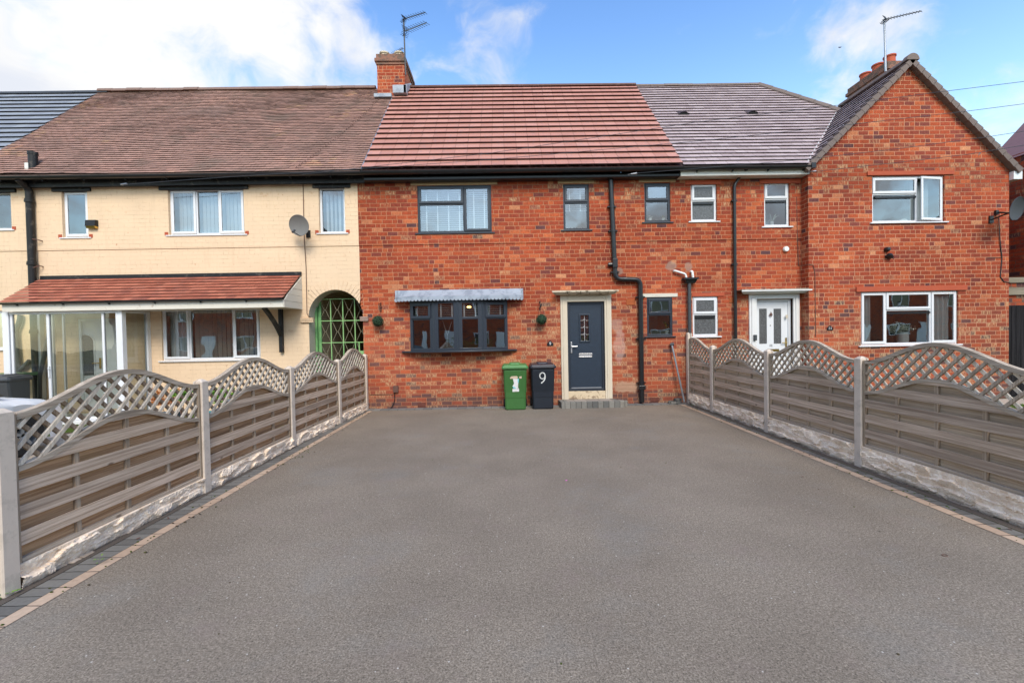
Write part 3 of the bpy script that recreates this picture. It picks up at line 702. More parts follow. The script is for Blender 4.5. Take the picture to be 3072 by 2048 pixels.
mb = MB(); mb.box(dx + .33, dx + .36, YF + .01, YF + .035, 1.12, 1.38); mb.tube([(dx + .345, YF + .02, 1.26), (dx + .345, YF - .03, 1.26), (dx + .20, YF - .03, 1.255)], .011, 8); mb.build('door_handle', 'brass', d_, smooth=True)
# porch
PX0, PX1, PY = -11.22, -8.58, 9.71; PT = 2.47
pf = MB()
for xa, xb in ((PX0, PX0 + .14), (PX1 - .14, PX1)): pf.box(xa, xb, PY, PY + .11, 0, PT)
pf.box(PX0 + .14, PX1 - .14, PY + .01, PY + .10, PT - .055, PT); pf.box(PX0 + .14, PX1 - .14, PY + .01, PY + .10, 0, .10)
for xx, ww in ((PX0 + .155, .05), (-10.27, .06), (-9.05, .05)): pf.box(xx, xx + ww, PY + .02, PY + .07, .10, PT - .055)
for xx, ww in ((-10.20, .035), (-9.96, .035)): pf.box(xx, xx + ww, PY + .055, PY + .10, .10, PT - .055)
pf.box(PX1 - .09, PX1 - .01, YF - .10, YF - .002, 0, PT); pf.box(PX1 - .08, PX1 - .02, PY + .11, YF - .10, PT - .05, PT); pf.box(PX1 - .08, PX1 - .02, PY + .11, YF - .10, 0, .10)
pf.box(PX0 + .01, PX0 + .09, YF - .10, YF - .002, 0, PT)
pfo = pf.build('porch_frame', 'white', cream, bevel=.006)
mb = MB(); mb.quad((PX0 + .14, PY + .045, .1), (PX1 - .14, PY + .045, .1), (PX1 - .14, PY + .045, PT - .05), (PX0 + .14, PY + .045, PT - .05))
mb.quad((PX1 - .05, PY + .1, .1), (PX1 - .05, YF - .1, .1), (PX1 - .05, YF - .1, PT - .05), (PX1 - .05, PY + .1, PT - .05))
mb.quad((PX0 + .05, PY + .1, .1), (PX0 + .05, YF - .1, .1), (PX0 + .05, YF - .1, PT - .05), (PX0 + .05, PY + .1, PT - .05)); mb.build('glass', 'glass_porch', pfo)
mb = MB(); mb.box(-10.245, -10.215, PY - .005, PY + .02, 1.0, 1.25); mb.tube([(-10.23, PY, 1.2), (-10.23, PY - .03, 1.2), (-10.15, PY - .03, 1.2)], .008, 6); mb.build('door_handle', 'white', pfo)
PRX0, PRX1 = -11.13, -4.93; PEY, PEZ, PBZ = 9.58, 2.66, 3.30
ps = Vector((0, YF - PEY, PBZ - PEZ)); mb = MB()
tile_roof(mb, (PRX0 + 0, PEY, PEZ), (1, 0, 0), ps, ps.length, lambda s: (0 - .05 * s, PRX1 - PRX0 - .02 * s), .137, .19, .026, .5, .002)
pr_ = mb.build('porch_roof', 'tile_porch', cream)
mb = MB(); mb.box(PX0 - .05, PX1 + .05, PY - .25, YF - .01, -.02, .06); mb.build('porch_bounce_floor', 'whitestone', cream, bevel=.01)  # pale floor added to bounce light into the porch
mb = MB(); mb.box(PRX0 - .02, PRX1, YF - .04, YF - .004, PBZ - .01, PBZ + .075); mb.build('flashing', 'black_old', pr_)
mb = MB(); mb.box(PRX0 + .03, PRX1 - .02, PEY + .04, PEY + .06, PEZ - .19, PEZ - .03); mb.quad((PRX0 + .03, PEY + .05, PEZ - .18), (PRX1 - .02, PEY + .05, PEZ - .18), (PRX1 - .02, YF, PEZ - .18), (PRX0 + .03, YF, PEZ - .18)); mb.build('fascia', 'whitewood', pr_)
mb = MB(); nb = 5
for k in range(nb):
    z0_ = PEZ - .19 + k * .155; z1_ = z0_ + .15; f = lambda z: PEY + .04 + max(0, (z - PEZ + .0)) * (YF - PEY) / (PBZ - PEZ)
    if z0_ > PBZ - .02: break
    z1_ = min(z1_, PBZ - .01)
    mb.prism([(f(z0_) + .02, z0_), (YF, z0_), (YF, z1_), (f(z1_) + .02, z1_)], 'x', PRX1 - .02, PRX1 - .002 + .004 * (k % 2))
mb.build('weatherboard_cheek', 'whitewood', pr_, fix=True)
def half_gutter(mb, x0, x1, Y, Z, r, brk=None):
    n_ = 10; pts = [(Y + r * math.cos(a), Z + r * math.sin(a)) for a in [math.pi + math.pi * k / n_ for k in range(n_ + 1)]]
    inn = [(Y + (r - .006) * math.cos(a), Z + (r - .006) * math.sin(a)) for a in [2 * math.pi - math.pi * k / n_ for k in range(n_ + 1)]]
    mb.prism(pts + inn, 'x', x0, x1)
    if brk:
        x = x0 + brk * .4
        while x < x1:
            o = [(Y + (r + .007) * math.cos(a), Z + (r + .007) * math.sin(a)) for a in [math.pi + math.pi * k / n_ for k in range(n_ + 1)]]
            i2 = [(Y + (r + .0005) * math.cos(a), Z + (r + .0005) * math.sin(a)) for a in [2 * math.pi - math.pi * k / n_ for k in range(n_ + 1)]]
            mb.prism(o + i2, 'x', x, x + .03); mb.box(x + .008, x + .02, Y + r * .2, Y + r + .06, Z - r - .03, Z - r + .02); x += brk
mb = MB(); half_gutter(mb, PRX0 - .03, PRX1 - .01, PEY - .01, PEZ + .005, .04, 1.0); mb.build('gutter', 'black', pr_, smooth=True, fix=True)
mb = MB(); bx = -5.44
mb.box(bx - .04, bx + .04, YF - .09, YF - .002, 1.44, PEZ - .18)
a_, b_ = Vector((bx, YF - .07, 1.86)), Vector((bx, PEY + .16, PEZ - .18)); q_ = [a_ + (b_ - a_) * t + Vector((0, .06 * math.sin(t * math.pi), 0)) for t in (0, .25, .5, .75, 1)]
for i in range(4):
    p0, p1 = q_[i], q_[i + 1]; mb.add([(bx - .035, p0.y - .03, p0.z - .03), (bx + .035, p0.y - .03, p0.z - .03), (bx + .035, p0.y + .03, p0.z + .03), (bx - .035, p0.y + .03, p0.z + .03), (bx - .035, p1.y - .03, p1.z - .03), (bx + .035, p1.y - .03, p1.z - .03), (bx + .035, p1.y + .03, p1.z + .03), (bx - .035, p1.y + .03, p1.z + .03)],
           [(0, 1, 5, 4), (1, 2, 6, 5), (2, 3, 7, 6), (3, 0, 4, 7), (0, 3, 2, 1), (4, 5, 6, 7)])
mb.build('bracket', 'black_old', pr_, fix=True)
# roof of the cream house
mb = MB(); BX = -3.29
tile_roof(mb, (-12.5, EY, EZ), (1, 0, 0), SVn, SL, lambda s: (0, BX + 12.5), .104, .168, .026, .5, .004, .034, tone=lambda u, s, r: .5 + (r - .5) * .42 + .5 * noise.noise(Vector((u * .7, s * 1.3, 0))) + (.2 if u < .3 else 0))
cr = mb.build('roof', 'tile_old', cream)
mb = MB(); ridge_caps(mb, -12.5, -3.95, RY, RZ + .03, .12, .44); mb.build('ridge_tile', 'ridge', cr, fix=True)
def roof_back(par, x0, x1, mat):
    m_ = MB(); m_.quad((x0, RY, RZ - .01), (x0, RY + (RY - EY), EZ), (x1, RY + (RY - EY), EZ), (x1, RY, RZ - .01)); m_.quad((x0, EY, EZ - .02), (x1, EY, EZ - .02), (x1, RY, RZ - .02), (x0, RY, RZ - .02))
    return m_.build('roof_slope', mat, par)
roof_back(cr, -12.5, BX, 'ridge')
mb = MB(); half_gutter(mb, -13, BX - .05, EY + .03, EZ - .035, .066, .95); mb.build('gutter', 'black', cream, smooth=True, fix=True)
mb = MB(); mb.box(-13, BX - .02, YF - .16, YF - .13, EZ - .215, EZ - .02); mb.box(-13, BX - .02, YF - .13, YF - .02, EZ - .19, EZ - .17); mb.build('fascia', 'black_old', cream)
mb = MB(); dpx = P(95, 700, 10.42).x
mb.tube([(dpx, EY + .05, EZ - .08), (dpx, 10.40, EZ - .25), (dpx, 10.40, 1.4), (dpx, 10.40, 0)], .072, 14, .08)
for z_ in (5.10, 3.62, 2.0): mb.lathe([(.072, 0), (.092, .004), (.092, .05), (.086, .055), (.086, .09), (.072, .094)], (dpx, 10.40, z_), 14)
mb.build('downpipe', 'black_old', cream, smooth=True)
mb = MB(); sx = P(92, 480, 10.28).x; mb.tube([(sx, 10.33, EZ + .05), (sx, 10.33, 6.22)], .085, 14); mb.lathe([(.085, 0), (.095, .0), (.095, .06), (.0, .07)], (sx, 10.33, 6.2), 14); mb.build('soil_vent_pipe', 'black_old', cream, smooth=True)
mb = MB(); mb.box(sx - .10, sx - .02, 10.235, 10.25, 5.78, 5.98); mb.build('lead_patch', 'whitesoff', cream)
# pipes inside the porch
mb = MB(); xq = P(45, 1000, 10.4).x; mb.tube([(xq + .12, 10.42, 2.45), (xq + .10, 10.42, 2.3), (xq, 10.42, 2.1), (xq + .04, 10.42, 1.1), (xq + .30, 10.42, 1.35)], .05, 10, .1); mb.tube([(xq + .04, 10.42, 1.2), (xq + .04, 10.42, 0)], .055, 10)
mb.tube([(xq + .85, 10.38, 2.05), (xq + .60, 10.35, 1.0), (xq + .55, 10.35, .0)], [.05, .04, .03], 8); mb.build('waste_pipe', 'darkgrey', cream, smooth=True)
# hooks
mb = MB()
for (x_, y_) in ((130, 724), (130, 800)):
    p = P(x_, y_, YF); mb.tube([(p.x, YF, p.z), (p.x, YF - .10, p.z + .01), (p.x - .12, YF - .13, p.z + (.03 if y_ < 760 else -.05))], .012, 6)
mb.build('wall_hook', 'rust', cream)

# ---- slate roofed neighbour on the far left
slate = thing('slate_roof_house', 'terraced house with smooth grey slate coloured roof beside old brown tiled roof', 'house', (-15, YF, 0))
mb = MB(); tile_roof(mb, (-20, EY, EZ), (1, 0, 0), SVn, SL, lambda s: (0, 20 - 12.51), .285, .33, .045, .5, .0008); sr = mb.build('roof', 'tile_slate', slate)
mb = MB(); ridge_caps(mb, -20, -12.2, RY, RZ - .01, .10, .45); mb.build('ridge_tile', 'tile_slate', sr, fix=True); roof_back(sr, -20, -12.51, 'tile_slate')
mb = MB(); mb.box(-20, XL - .002, YF, 16.8, 0, 5.6); mb.build('wall', 'cream', slate)

# ---- main house
house = thing('brick_house', 'red brick terraced house with red tiled roof, dark grey windows and navy door', 'house', (.4, YF, 0))
XM1 = 4.22
W1 = RF(1251.4, 557.7, 1475.8, 697, YF); W2 = RF(1688.4, 553.6, 1768.2, 689.4, YF); W3 = RF(1932, 550, 2011, 666, YF); W4 = RF(1940, 892.4, 2018, 1007.4, YF)
DO = (*RF(1701, 905.6, 1816, 1171, YF)[:2], .02, 2.535)
BAY = (P(1230, 980, 10.42).x, P(1523, 980, 10.42).x, P(1370, 1051, 10.3).z, P(1370, 905, 10.3).z)
mb = wall(XP, XM1, ZC, 5.6, [W1, W2, W3], YF - .016)
mb.quad((XP, YF - .016, ZC), (XP, YF, ZC), (XM1, YF, ZC), (XM1, YF - .016, ZC))
mb = wall(XP, XM1, 0, ZC, [W4, DO, (BAY[0] + .02, BAY[1] - .02, BAY[2], BAY[3], .02)], YF, arch=ARC, mb=mb)
mb.quad((XP, 16.8, 0), (XM1, 16.8, 0), (XM1, 16.8, 5.6), (XP, 16.8, 5.6)); mb.build('wall', 'brick', house)
archbrick.build('arch_brick', 'red_lintel' if False else 'brick_gable', house)
impost(*RF(1082, 950, 1106, 962.6, YF), stained('worn_corbel', (.42, .30, .25), (.2, .1, .08), .5, 8), house)
# windows
w1 = window(house, W1, YF, 'anth', [(0, .63, .62, 1, 's'), (0, .63, 0, .62, 'f'), (.63, 1, 0, 1, 's')], glass='glass_up', inset=.01)
venetian(w1, W1[0] + .05, W1[0] + 1.13, W1[2] + .04, W1[3] - .05, YF + .2, 4, .052, 8); venetian(w1, W1[0] + 1.22, W1[1] - .05, W1[2] + .04, W1[3] - .05, YF + .2, 2, .052, 8)
w2 = window(house, W2, YF, 'anth', [(0, 1, .61, 1, 's'), (0, 1, 0, .61, 'f')], glass='glass_up', inset=.01); venetian(w2, W2[0] + .05, W2[1] - .05, W2[2] + .5, W2[3] - .05, YF + .2, 2, .052, 8)
w3 = window(house, W3, YF, 'anth', [(0, 1, .55, 1, 's'), (0, 1, 0, .55, 'f')], glass='glass_up', inset=.01)
w4 = window(house, W4, YF, 'anth', [(0, 1, .56, 1, 's'), (0, 1, 0, .56, 'f')], glass='glass', inset=.01)
for q, mt in (((1232, 545, 1491, 554), 'cream_lintel'), ((1673, 541, 1782, 550), 'cream_lintel'), ((1916, 537.5, 2026.6, 546.4), 'cream_lintel'), ((1927, 881.5, 2032, 890), 'white_lintel')):
    lintel(house, *q, mt)
# bow window
def facet(i):
    x0, x1 = BAY[0], BAY[1]; xs_ = [x0, x0 + (x1 - x0) * .255, (x0 + x1) / 2, x0 + (x1 - x0) * .745, x1]
    ys_ = [YF - .07, YF - .235, YF - .29, YF - .235, YF - .07]; return (xs_[i], ys_[i]), (xs_[i + 1], ys_[i + 1])
bz0, bz1 = BAY[2], BAY[3]; fr = MB(); gp = MB(); sash = []
for i in range(4):
    (xa, ya), (xb, yb_) = facet(i); L = math.hypot(xb - xa, yb_ - ya); ang = math.atan2(yb_ - ya, xb - xa)
    T = Matrix.Translation((xa, ya, bz0)) @ Matrix.Rotation(ang, 4, 'Z'); H = bz1 - bz0
    ed = .105; e0 = .07 if i == 0 else ed; e1 = .07 if i == 3 else ed; zt = H * .665
    fr.box(0, L, 0, .07, 0, .06, T); fr.box(0, L, 0, .07, H - .035, H, T); fr.box(0, e0, 0, .07, .06, H - .035, T); fr.box(L - e1, L, 0, .07, .06, H - .035, T)
    fr.box(e0, L - e1, 0.002, .07, zt - .03, zt + .03, T)
    gp.quad((e0, .035, .06), (L - e1, .035, .06), (L - e1, .035, zt - .03), (e0, .035, zt - .03), M_=T)
    if i in (0, 3):
        s_ = MB(); frame_bars(s_, e0 - .035, L - e1 + .035, zt + .005, H - .02, .065, -.03, -.002, T); sash.append(s_)
    gp.quad((e0, .03, zt + .03), (L - e1, .03, zt + .03), (L - e1, .03, H - .035), (e0, .03, H - .035), M_=T)
for i in range(1, 4):
    (xa, ya), _ = facet(i); fr.lathe([(.03, 0), (.03, bz1 - bz0)], (xa, ya + .02, bz0), 8)
bw = fr.build('bow_window', 'anth', house, bevel=.004)
for s_ in sash: s_.build('sash', 'anth', bw, bevel=.005)
gp.build('glass', 'glass', bw)
mb = MB(); pts = [(BAY[0] - .22, YF), (BAY[0] - .22, YF - .05)] + [(facet(i)[0][0], facet(i)[0][1] - .06) for i in range(4)] + [(BAY[1], YF - .13), (BAY[1] + .22, YF - .05), (BAY[1] + .22, YF)]
pts = [(BAY[0] - .22, YF)] + [(BAY[0] - .22 + (BAY[1] - BAY[0] + .44) * t, YF - .05 - .31 * (1 - (2 * t - 1) ** 2) ** .8) for t in [k / 16 for k in range(17)]] + [(BAY[1] + .22, YF)]
mb.prism(pts, 'z', bz0 - .035, bz0 - .001); mb.build('sill', 'anth', bw, bevel=.006, fix=True)
mb = MB(); mb.box(BAY[0] + .01, BAY[1] - .01, YF - .05, YF + .02, bz1 - .001, bz1 + .06); mb.prism([(BAY[0], YF)] + [facet(i)[0] for i in range(4)] + [(BAY[1], YF - .07), (BAY[1], YF)], 'z', bz1, bz1 + .05)
mb.build('window_head', 'anth', bw, fix=True)
mb = MB(); X0, X1 = BAY[0] - .3, BAY[1] + .3; ya, yb_ = YF + .02, YF + 3.2
mb.quad((X0, yb_, .3), (X1, yb_, .3), (X1, yb_, 2.75), (X0, yb_, 2.75)); mb.quad((X0, ya, .3), (X0, yb_, .3), (X0, yb_, 2.75), (X0, ya, 2.75)); mb.quad((X1, ya, .3), (X1, yb_, .3), (X1, yb_, 2.75), (X1, ya, 2.75)); mb.quad((X0, ya, 2.75), (X1, ya, 2.75), (X1, yb_, 2.75), (X0, yb_, 2.75)); mb.quad((X0, ya, .3), (X1, ya, .3), (X1, yb_, .3), (X0, yb_, .3))
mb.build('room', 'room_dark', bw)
for i in range(4):
    (xa, ya), (xb, yb_) = facet(i); L = math.hypot(xb - xa, yb_ - ya); T = Matrix.Translation((xa, ya, bz0)) @ Matrix.Rotation(math.atan2(yb_ - ya, xb - xa), 4, 'Z')
    mb = MB(); z = bz1 - bz0 - .05
    while z > (bz1 - bz0) * .68:
        mb.box(.08, L - .08, .10, .15, z, z + .004, T); z -= .045
    for xx in (.14, L - .17): mb.box(xx, xx + .03, .09, .095, (bz1 - bz0) * .66, bz1 - bz0 - .03, T)
    mb.build('blind', 'blind', bw)
mb = MB(); c_ = P(1407, 921, 11.8); mb.ball(c_, .045, 10, sq=(1.4, 1, .6)); mb.build('ceiling_lamp', 'lamp', bw)
mb = MB(); c0 = P(1342, 1010, 10.42)
mb.tube([P(1328, 962, 10.42), P(1342, 1005, 10.42), P(1341, 1040, 10.42)], .004, 5); mb.tube([P(1356, 962, 10.42), P(1342, 1005, 10.42)], .004, 5); mb.build('blind_cord', 'blind', bw)
# lead canopy
mb = MB(); LX0, LX1 = P(1187, 872, YF).x, P(1569, 866, YF).x; zt, zb = 2.885, 2.585; n_ = 36
for k in range(n_):
    xa, xb = LX0 + (LX1 - LX0) * k / n_, LX0 + (LX1 - LX0) * (k + 1) / n_
    def pr(x):
        t = (x - LX0) / (LX1 - LX0); e = min(1, 6 * t, 6 * (1 - t)); o = .10 + .25 * e ** .6
        return [(YF - .005, zt), (YF - .05 - o * .15, zt - .01), (YF - o * .75, zt - .13), (YF - o, zt - .18), (YF - o, zb + .065)]
    A1, B1 = pr(xa), pr(xb)
    for i in range(4): mb.quad((xa, *A1[i + 1]), (xb, *B1[i + 1]), (xb, *B1[i]), (xa, *A1[i]))
    # scallop
    N2 = 6; ym = (A1[4][0] + B1[4][0]) / 2 - .004
    pl = [(xa, zb + .075), (xa, zb + .055)] + [((xa + xb) / 2 - (xb - xa) / 2 * math.cos(math.pi * j / N2), zb + .055 - .05 * math.sin(math.pi * j / N2)) for j in range(1, N2)] + [(xb, zb + .055), (xb, zb + .075)]
    mb.prism(pl, 'y', ym - .004, ym + .004)
for x_ in (LX0, LX1):
    e = pr(LX0 if x_ == LX0 else LX1); mb.add([(x_, YF, zt)] + [(x_, *q) for q in e] + [(x_, YF, zb + .065)], [tuple(range(7))])
mb.quad((LX0, YF, zb + .07), (LX1, YF, zb + .07), (LX1, YF - .1, zb + .07), (LX0, YF - .1, zb + .07))
mb.build('lead_canopy', 'lead', house, fix=True)
# door surround, door
SO = RF(1680.5, 887, 1837, 1194, YF); sx0, sx1 = SO[0], SO[1]; dz1 = DO[3]; dx0, dx1 = DO[0], DO[1]
mb = MB(); zt = 2.70
for (a, b, o) in ((sx0, dx0, 1), (dx1, sx1, -1)):
    mb.box(a, b, YF - .035, YF + .02, .15, zt)
    c = (a + b) / 2; mb.box(min(a, b) + .05, max(a, b) - .08, YF - .055, YF - .035, .15, zt - .07)
mb.box(dx0, dx1, YF - .035, YF + .02, dz1, zt); mb.box(dx0, dx1, YF - .055, YF - .035, dz1 + .08, zt - .05)
for xx in (dx0, dx1): mb.quad((xx, YF + .02, .15), (xx, YF + .13, .15), (xx, YF + .13, dz1), (xx, YF + .02, dz1))
su = mb.build('door_surround', 'stone', house, bevel=.008)
def hood(par, px0, px1, pyb, zt, zb, mats=('stone_dirty',), outd=.27):
    x0, x1 = px0, px1; mb = MB(); prof = [(0, zb), (outd * .55, zb), (outd * .8, zb + (zt - zb) * .25), (outd * .82, zb + (zt - zb) * .45), (outd, zb + (zt - zb) * .55), (outd, zt - .01), (0, zt + .02)]
    n_ = len(prof); v = []
    for d, z in prof: v.append((x0 + (outd - d) * .75, YF - d, z))
    for d, z in prof: v.append((x1 - (outd - d) * .75, YF - d, z))
    mb.add(v, [tuple(range(n_)), tuple(reversed(range(n_, 2 * n_)))] + [(i, i + n_, (i + 1) % n_ + n_, (i + 1) % n_) for i in range(n_)]); return mb.build('door_hood', mats[0], par, fix=True)
hx0, hx1 = P(1656, 878, 10.23).x, P(1856, 874, 10.23).x; hood(su, hx0, hx1, 0, 2.795, 2.695)
mb = MB(); mb.box(dx0 - .0, dx1 + .0, YF - .02, YF + .1, .15, .345); mb.build('threshold', 'threshold', su, bevel=.01)
mb = MB(); frame_bars(mb, dx0, dx1, .347, dz1, .06, YF + .035, YF + .11); dfo = mb.build('door_frame', 'anth', house, bevel=.004)
DXa, DXb, DZa, DZb = dx0 + .065, dx1 - .065, .40, dz1 - .065
gl = RF(1602 + 488 / 3.564 - 2, 820 + 434 / 3.564, 1600 + 610 / 3.564, 820 + 733 / 3.564, YF + .04)
mb = wall(DXa, DXb, DZa, DZb, [(gl[0] + .02, gl[1] - .02, gl[2] + .03, gl[3] - .03, .02)], YF + .055)
mb.box(DXa, DXb, YF + .10, YF + .105, DZa, DZb)
# embossed stiles
for (a, b, c, d) in ((DXa + .03, DXa + .035, DZa + .05, DZb - .05), (DXb - .135, DXb - .13, DZa + .25, DZb - .05), (DXa + .13, DXb - .13, DZa + .235, DZa + .24)): mb.box(a, b, YF + .053, YF + .057, c, d)
do = mb.build('front_door', 'door', house)
mb = MB(); frame_bars(mb, gl[0], gl[1], gl[2], gl[3], .035, YF + .03, YF + .054); mb.build('glazing_bead', 'door', do, bevel=.005)
mb = MB(); mb.quad((gl[0] + .02, YF + .07, gl[2] + .02), (gl[1] - .02, YF + .07, gl[2] + .02), (gl[1] - .02, YF + .07, gl[3] - .02), (gl[0] + .02, YF + .07, gl[3] - .02)); mb.build('glass', glass_mat('door_glass', .28), do)
mb = MB(); cx_ = (gl[0] + gl[1]) / 2
for k in range(3):
    zc_ = gl[2] + (gl[3] - gl[2]) * (.25 + .25 * k + .02); r_ = .034
    mb.tube([(cx_ - r_, YF + .066, zc_), (cx_, YF + .066, zc_ + r_), (cx_ + r_, YF + .066, zc_), (cx_, YF + .066, zc_ - r_), (cx_ - r_, YF + .066, zc_)], .005, 5)
    mb.box(gl[0] + .03, cx_ - r_, YF + .064, YF + .068, zc_ - .003, zc_ + .003); mb.box(cx_ + r_, gl[1] - .03, YF + .064, YF + .068, zc_ - .003, zc_ + .003)
mb.box(cx_ - .003, cx_ + .003, YF + .064, YF + .068, gl[2] + .03, gl[3] - .03); mb.build('leading', 'whitestone', do)
p = P(1714.6, 1043, YF + .03); mb = MB(); mb.box(p.x - .018, p.x + .018, YF + .035, YF + .055, p.z - .13, p.z + .14); mb.tube([(p.x, YF + .04, p.z + .035), (p.x, YF - .01, p.z + .035), (p.x + .14, YF - .01, p.z + .035)], .011, 8); mb.build('door_handle', 'steel', do, bevel=.004)
lb = RF(1737, 1060, 1776.5, 1070.5, YF + .04); mb = MB(); frame_bars(mb, lb[0], lb[1], lb[2], lb[3], .014, YF + .035, YF + .056); mb.box(lb[0] + .014, lb[1] - .014, YF + .043, YF + .056, lb[2] + .014, lb[3] - .014); mb.build('letterbox', 'steel', do, bevel=.003)
mb = MB(); mb.box(DXa + .02, DXb - .02, YF + .03, YF + .056, DZa + .01, DZa + .035); mb.build('weather_bar', 'galv', do)
# step
mb = MB(); mb.prism([(1.27, 10.06), (2.66, 10.06), (2.86, 10.16), (2.54, 10.49), (1.24, 10.49)], 'z', -.02, .150); stp = mb.build('door_step', 'step', house, fix=True, bevel=.012)
mb = MB(); mb.prism([(1.42, 10.14), (2.55, 10.14), (2.50, 10.47), (1.42, 10.47)], 'z', .150, .153); mb.build('step_tread', 'steptop', stp)
# air bricks
def airbrick(par, q, mat, Y=YF, nx=7, nz=5):
    r = RF(*q, Y); mb = MB(); mb.box(r[0], r[1], Y - .012, Y + .02, r[2], r[3]); o = mb.build('air_brick', mat, par, bevel=.003)
    h = MB(); dx_, dz_ = (r[1] - r[0]) / nx, (r[3] - r[2]) / nz
    for i in range(nx):
        for j in range(nz): h.box(r[0] + dx_ * (i + .2), r[0] + dx_ * (i + .8), Y - .0135, Y - .0115, r[2] + dz_ * (j + .22), r[2] + dz_ * (j + .78))
    h.build('vent_holes', 'void', o)
airbrick(house, (1858.5, 543, 1886.5, 557), 'vent_brick'); airbrick(house, (1879, 897, 1905, 915), 'vent'); airbrick(house, (1253.5, 1207.5, 1277, 1222), 'vent_brick', nz=4); airbrick(house, (1951, 1192, 1978, 1204), 'vent_brick', nz=4)
# roof
mb = MB(); O = (BX, EY - .01, EZ + .03)
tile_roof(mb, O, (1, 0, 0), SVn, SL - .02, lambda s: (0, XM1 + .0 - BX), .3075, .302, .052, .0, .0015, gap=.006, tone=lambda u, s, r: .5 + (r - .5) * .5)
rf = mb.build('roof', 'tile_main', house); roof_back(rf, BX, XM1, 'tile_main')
mb = MB(); mb.box(-2.90, XM1 - .01, RY - .12, RY + .12, RZ + .005, RZ + .055); mb.build('ridge_tile', 'tile_main', rf)
mb = MB(); mb.box(-.012, .012, -.01, SL, .0, .05, Matrix.Translation((BX - .01, EY, EZ)) @ Matrix.Rotation(math.atan2(SV.z, SV.y), 4, 'X')); mb.build('verge_strip', 'galv', rf)
mb = MB(); half_gutter(mb, BX - .04, XM1 + .02, EY + .02, EZ - .03, .075); mb.build('gutter', 'black', house, smooth=True, fix=True)
mb = MB(); mb.prism([(YF - .20, EZ - .09), (YF - .235, EZ - .13), (YF - .235, EZ - .19), (YF - .20, EZ - .20), (YF - .02, EZ - .20), (YF - .02, EZ - .09)], 'x', BX - .02, XM1); mb.build('fascia', 'black', house, bevel=.015, fix=True)
# chimney
def chimney(par, x0, x1, y0, y1, zb, zt, pots, mat='brick_gable', potr=.13, poth=.25, potmat='red_lintel', capm='soot'):
    mb = MB(); mb.box(x0, x1, y0, y1, zb, zt - .28); o = mb.build('chimney', mat, par)
    mb = MB(); mb.box(x0 - .025, x1 + .025, y0 - .025, y1 + .025, zt - .32, zt - .24); mb.box(x0 - .06, x1 + .06, y0 - .06, y1 + .06, zt - .24, zt - .14); mb.box(x0 - .02, x1 + .02, y0 - .02, y1 + .02, zt - .14, zt); mb.build('chimney_cap', capm, o, bevel=.01)
    for (px_, py_) in pots:
        mb = MB(); mb.lathe([(potr * 1.15, -.05), (potr, .02), (potr * .92, poth - .04), (potr * 1.08, poth - .04), (potr * 1.08, poth), (potr * .8, poth), (potr * .75, .0)], (px_, py_, zt), 18); mb.build('chimney_pot', potmat, o, smooth=True)
    return o
cxa, cxb = P(1128, 230, 13.2).x, P(1213, 230, 13.2).x
ch = chimney(house, cxa + .05, cxb + .02, 13.15, 14.35, 8.2, P(1170, 166, 13.2).z, [(-3.60, 13.5), (-3.15, 13.5), (-3.6, 14.0), (-3.15, 14.0)], potr=.15, poth=.23, potmat='stone_dirty')
mb = MB(); mb.box(cxa + .55, cxb + .10, 12.98, 13.14, 9.03, 9.26); mb.box(cxa - .02, cxa + .5, 13.0, 13.14, 8.93, 9.03)
mb.prism([(12.98, 9.03), (13.75, 9.57), (13.75, 9.75), (12.98, 9.26)], 'x', cxb + .02, cxb + .09); mb.build('flashing', 'lead', ch, fix=True)
mb = MB()
for k in range(4):
    s = SL - .32 - k * .3075; q = Vector((0, EY, EZ + .03)) + SVn * s; mb.box(cxb + .09, cxb + .33 - .02 * k, q.y - .02, q.y + .19, q.z + .035, q.z + .04, None)
# downpipes main
def pipe_px(pts, Y, r, name, mat, par, fil=.12, collars=(), seg=14, extra=None):
    q = [Vector((P(x, y, Y).x, Y, P(x, y, Y).z)) for x, y in pts]
    # keep long runs truly vertical
    for i in range(1, len(q)):
        if abs(q[i].x - q[i - 1].x) < .06 and abs(q[i].z - q[i - 1].z) > .3: q[i].x = q[i - 1].x
    mb = MB(); pth = ([Vector(e) for e in extra] if extra else []) + q; mb.tube(pth, r, seg, fil)
    for (i, t) in collars:
        a, b = q[i], q[i + 1]; c = a + (b - a) * t; d = (b - a).normalized() * .035; mb.tube([c - d, c + d], r * 1.16, seg)
        mb.box(c.x - r * 1.9, c.x + r * 1.9, Y - .01, YF, c.z - .012, c.z + .012) if abs(d.z) > .02 else None
    return mb.build(name, mat, par, smooth=True), q
dp, q = pipe_px([(1832, 535), (1846, 837), (1921, 839), (1926, 1206)], 10.42, .057, 'downpipe', 'black', house, .15, [(0, .28), (0, .52), (0, .93), (1, .35), (2, .14), (2, .48), (2, .84)])
mb = MB(); c = q[0] + (q[1] - q[0]) * .84; mb.box(c.x - .06, c.x + .06, 10.34, 10.42, c.z - .12, c.z + .10); mb.tube([(c.x - .02, 10.44, c.z - .03), (c.x - .15, 10.46, c.z - .03)], .05, 10); mb.build('pipe_junction', 'black', dp, bevel=.01)
mb = MB(); c = q[2] + (q[3] - q[2]) * .88; mb.box(c.x - .085, c.x + .085, 10.36, 10.46, c.z - .05, c.z + .06); mb.build('pipe_shoe', 'black', dp, bevel=.015)
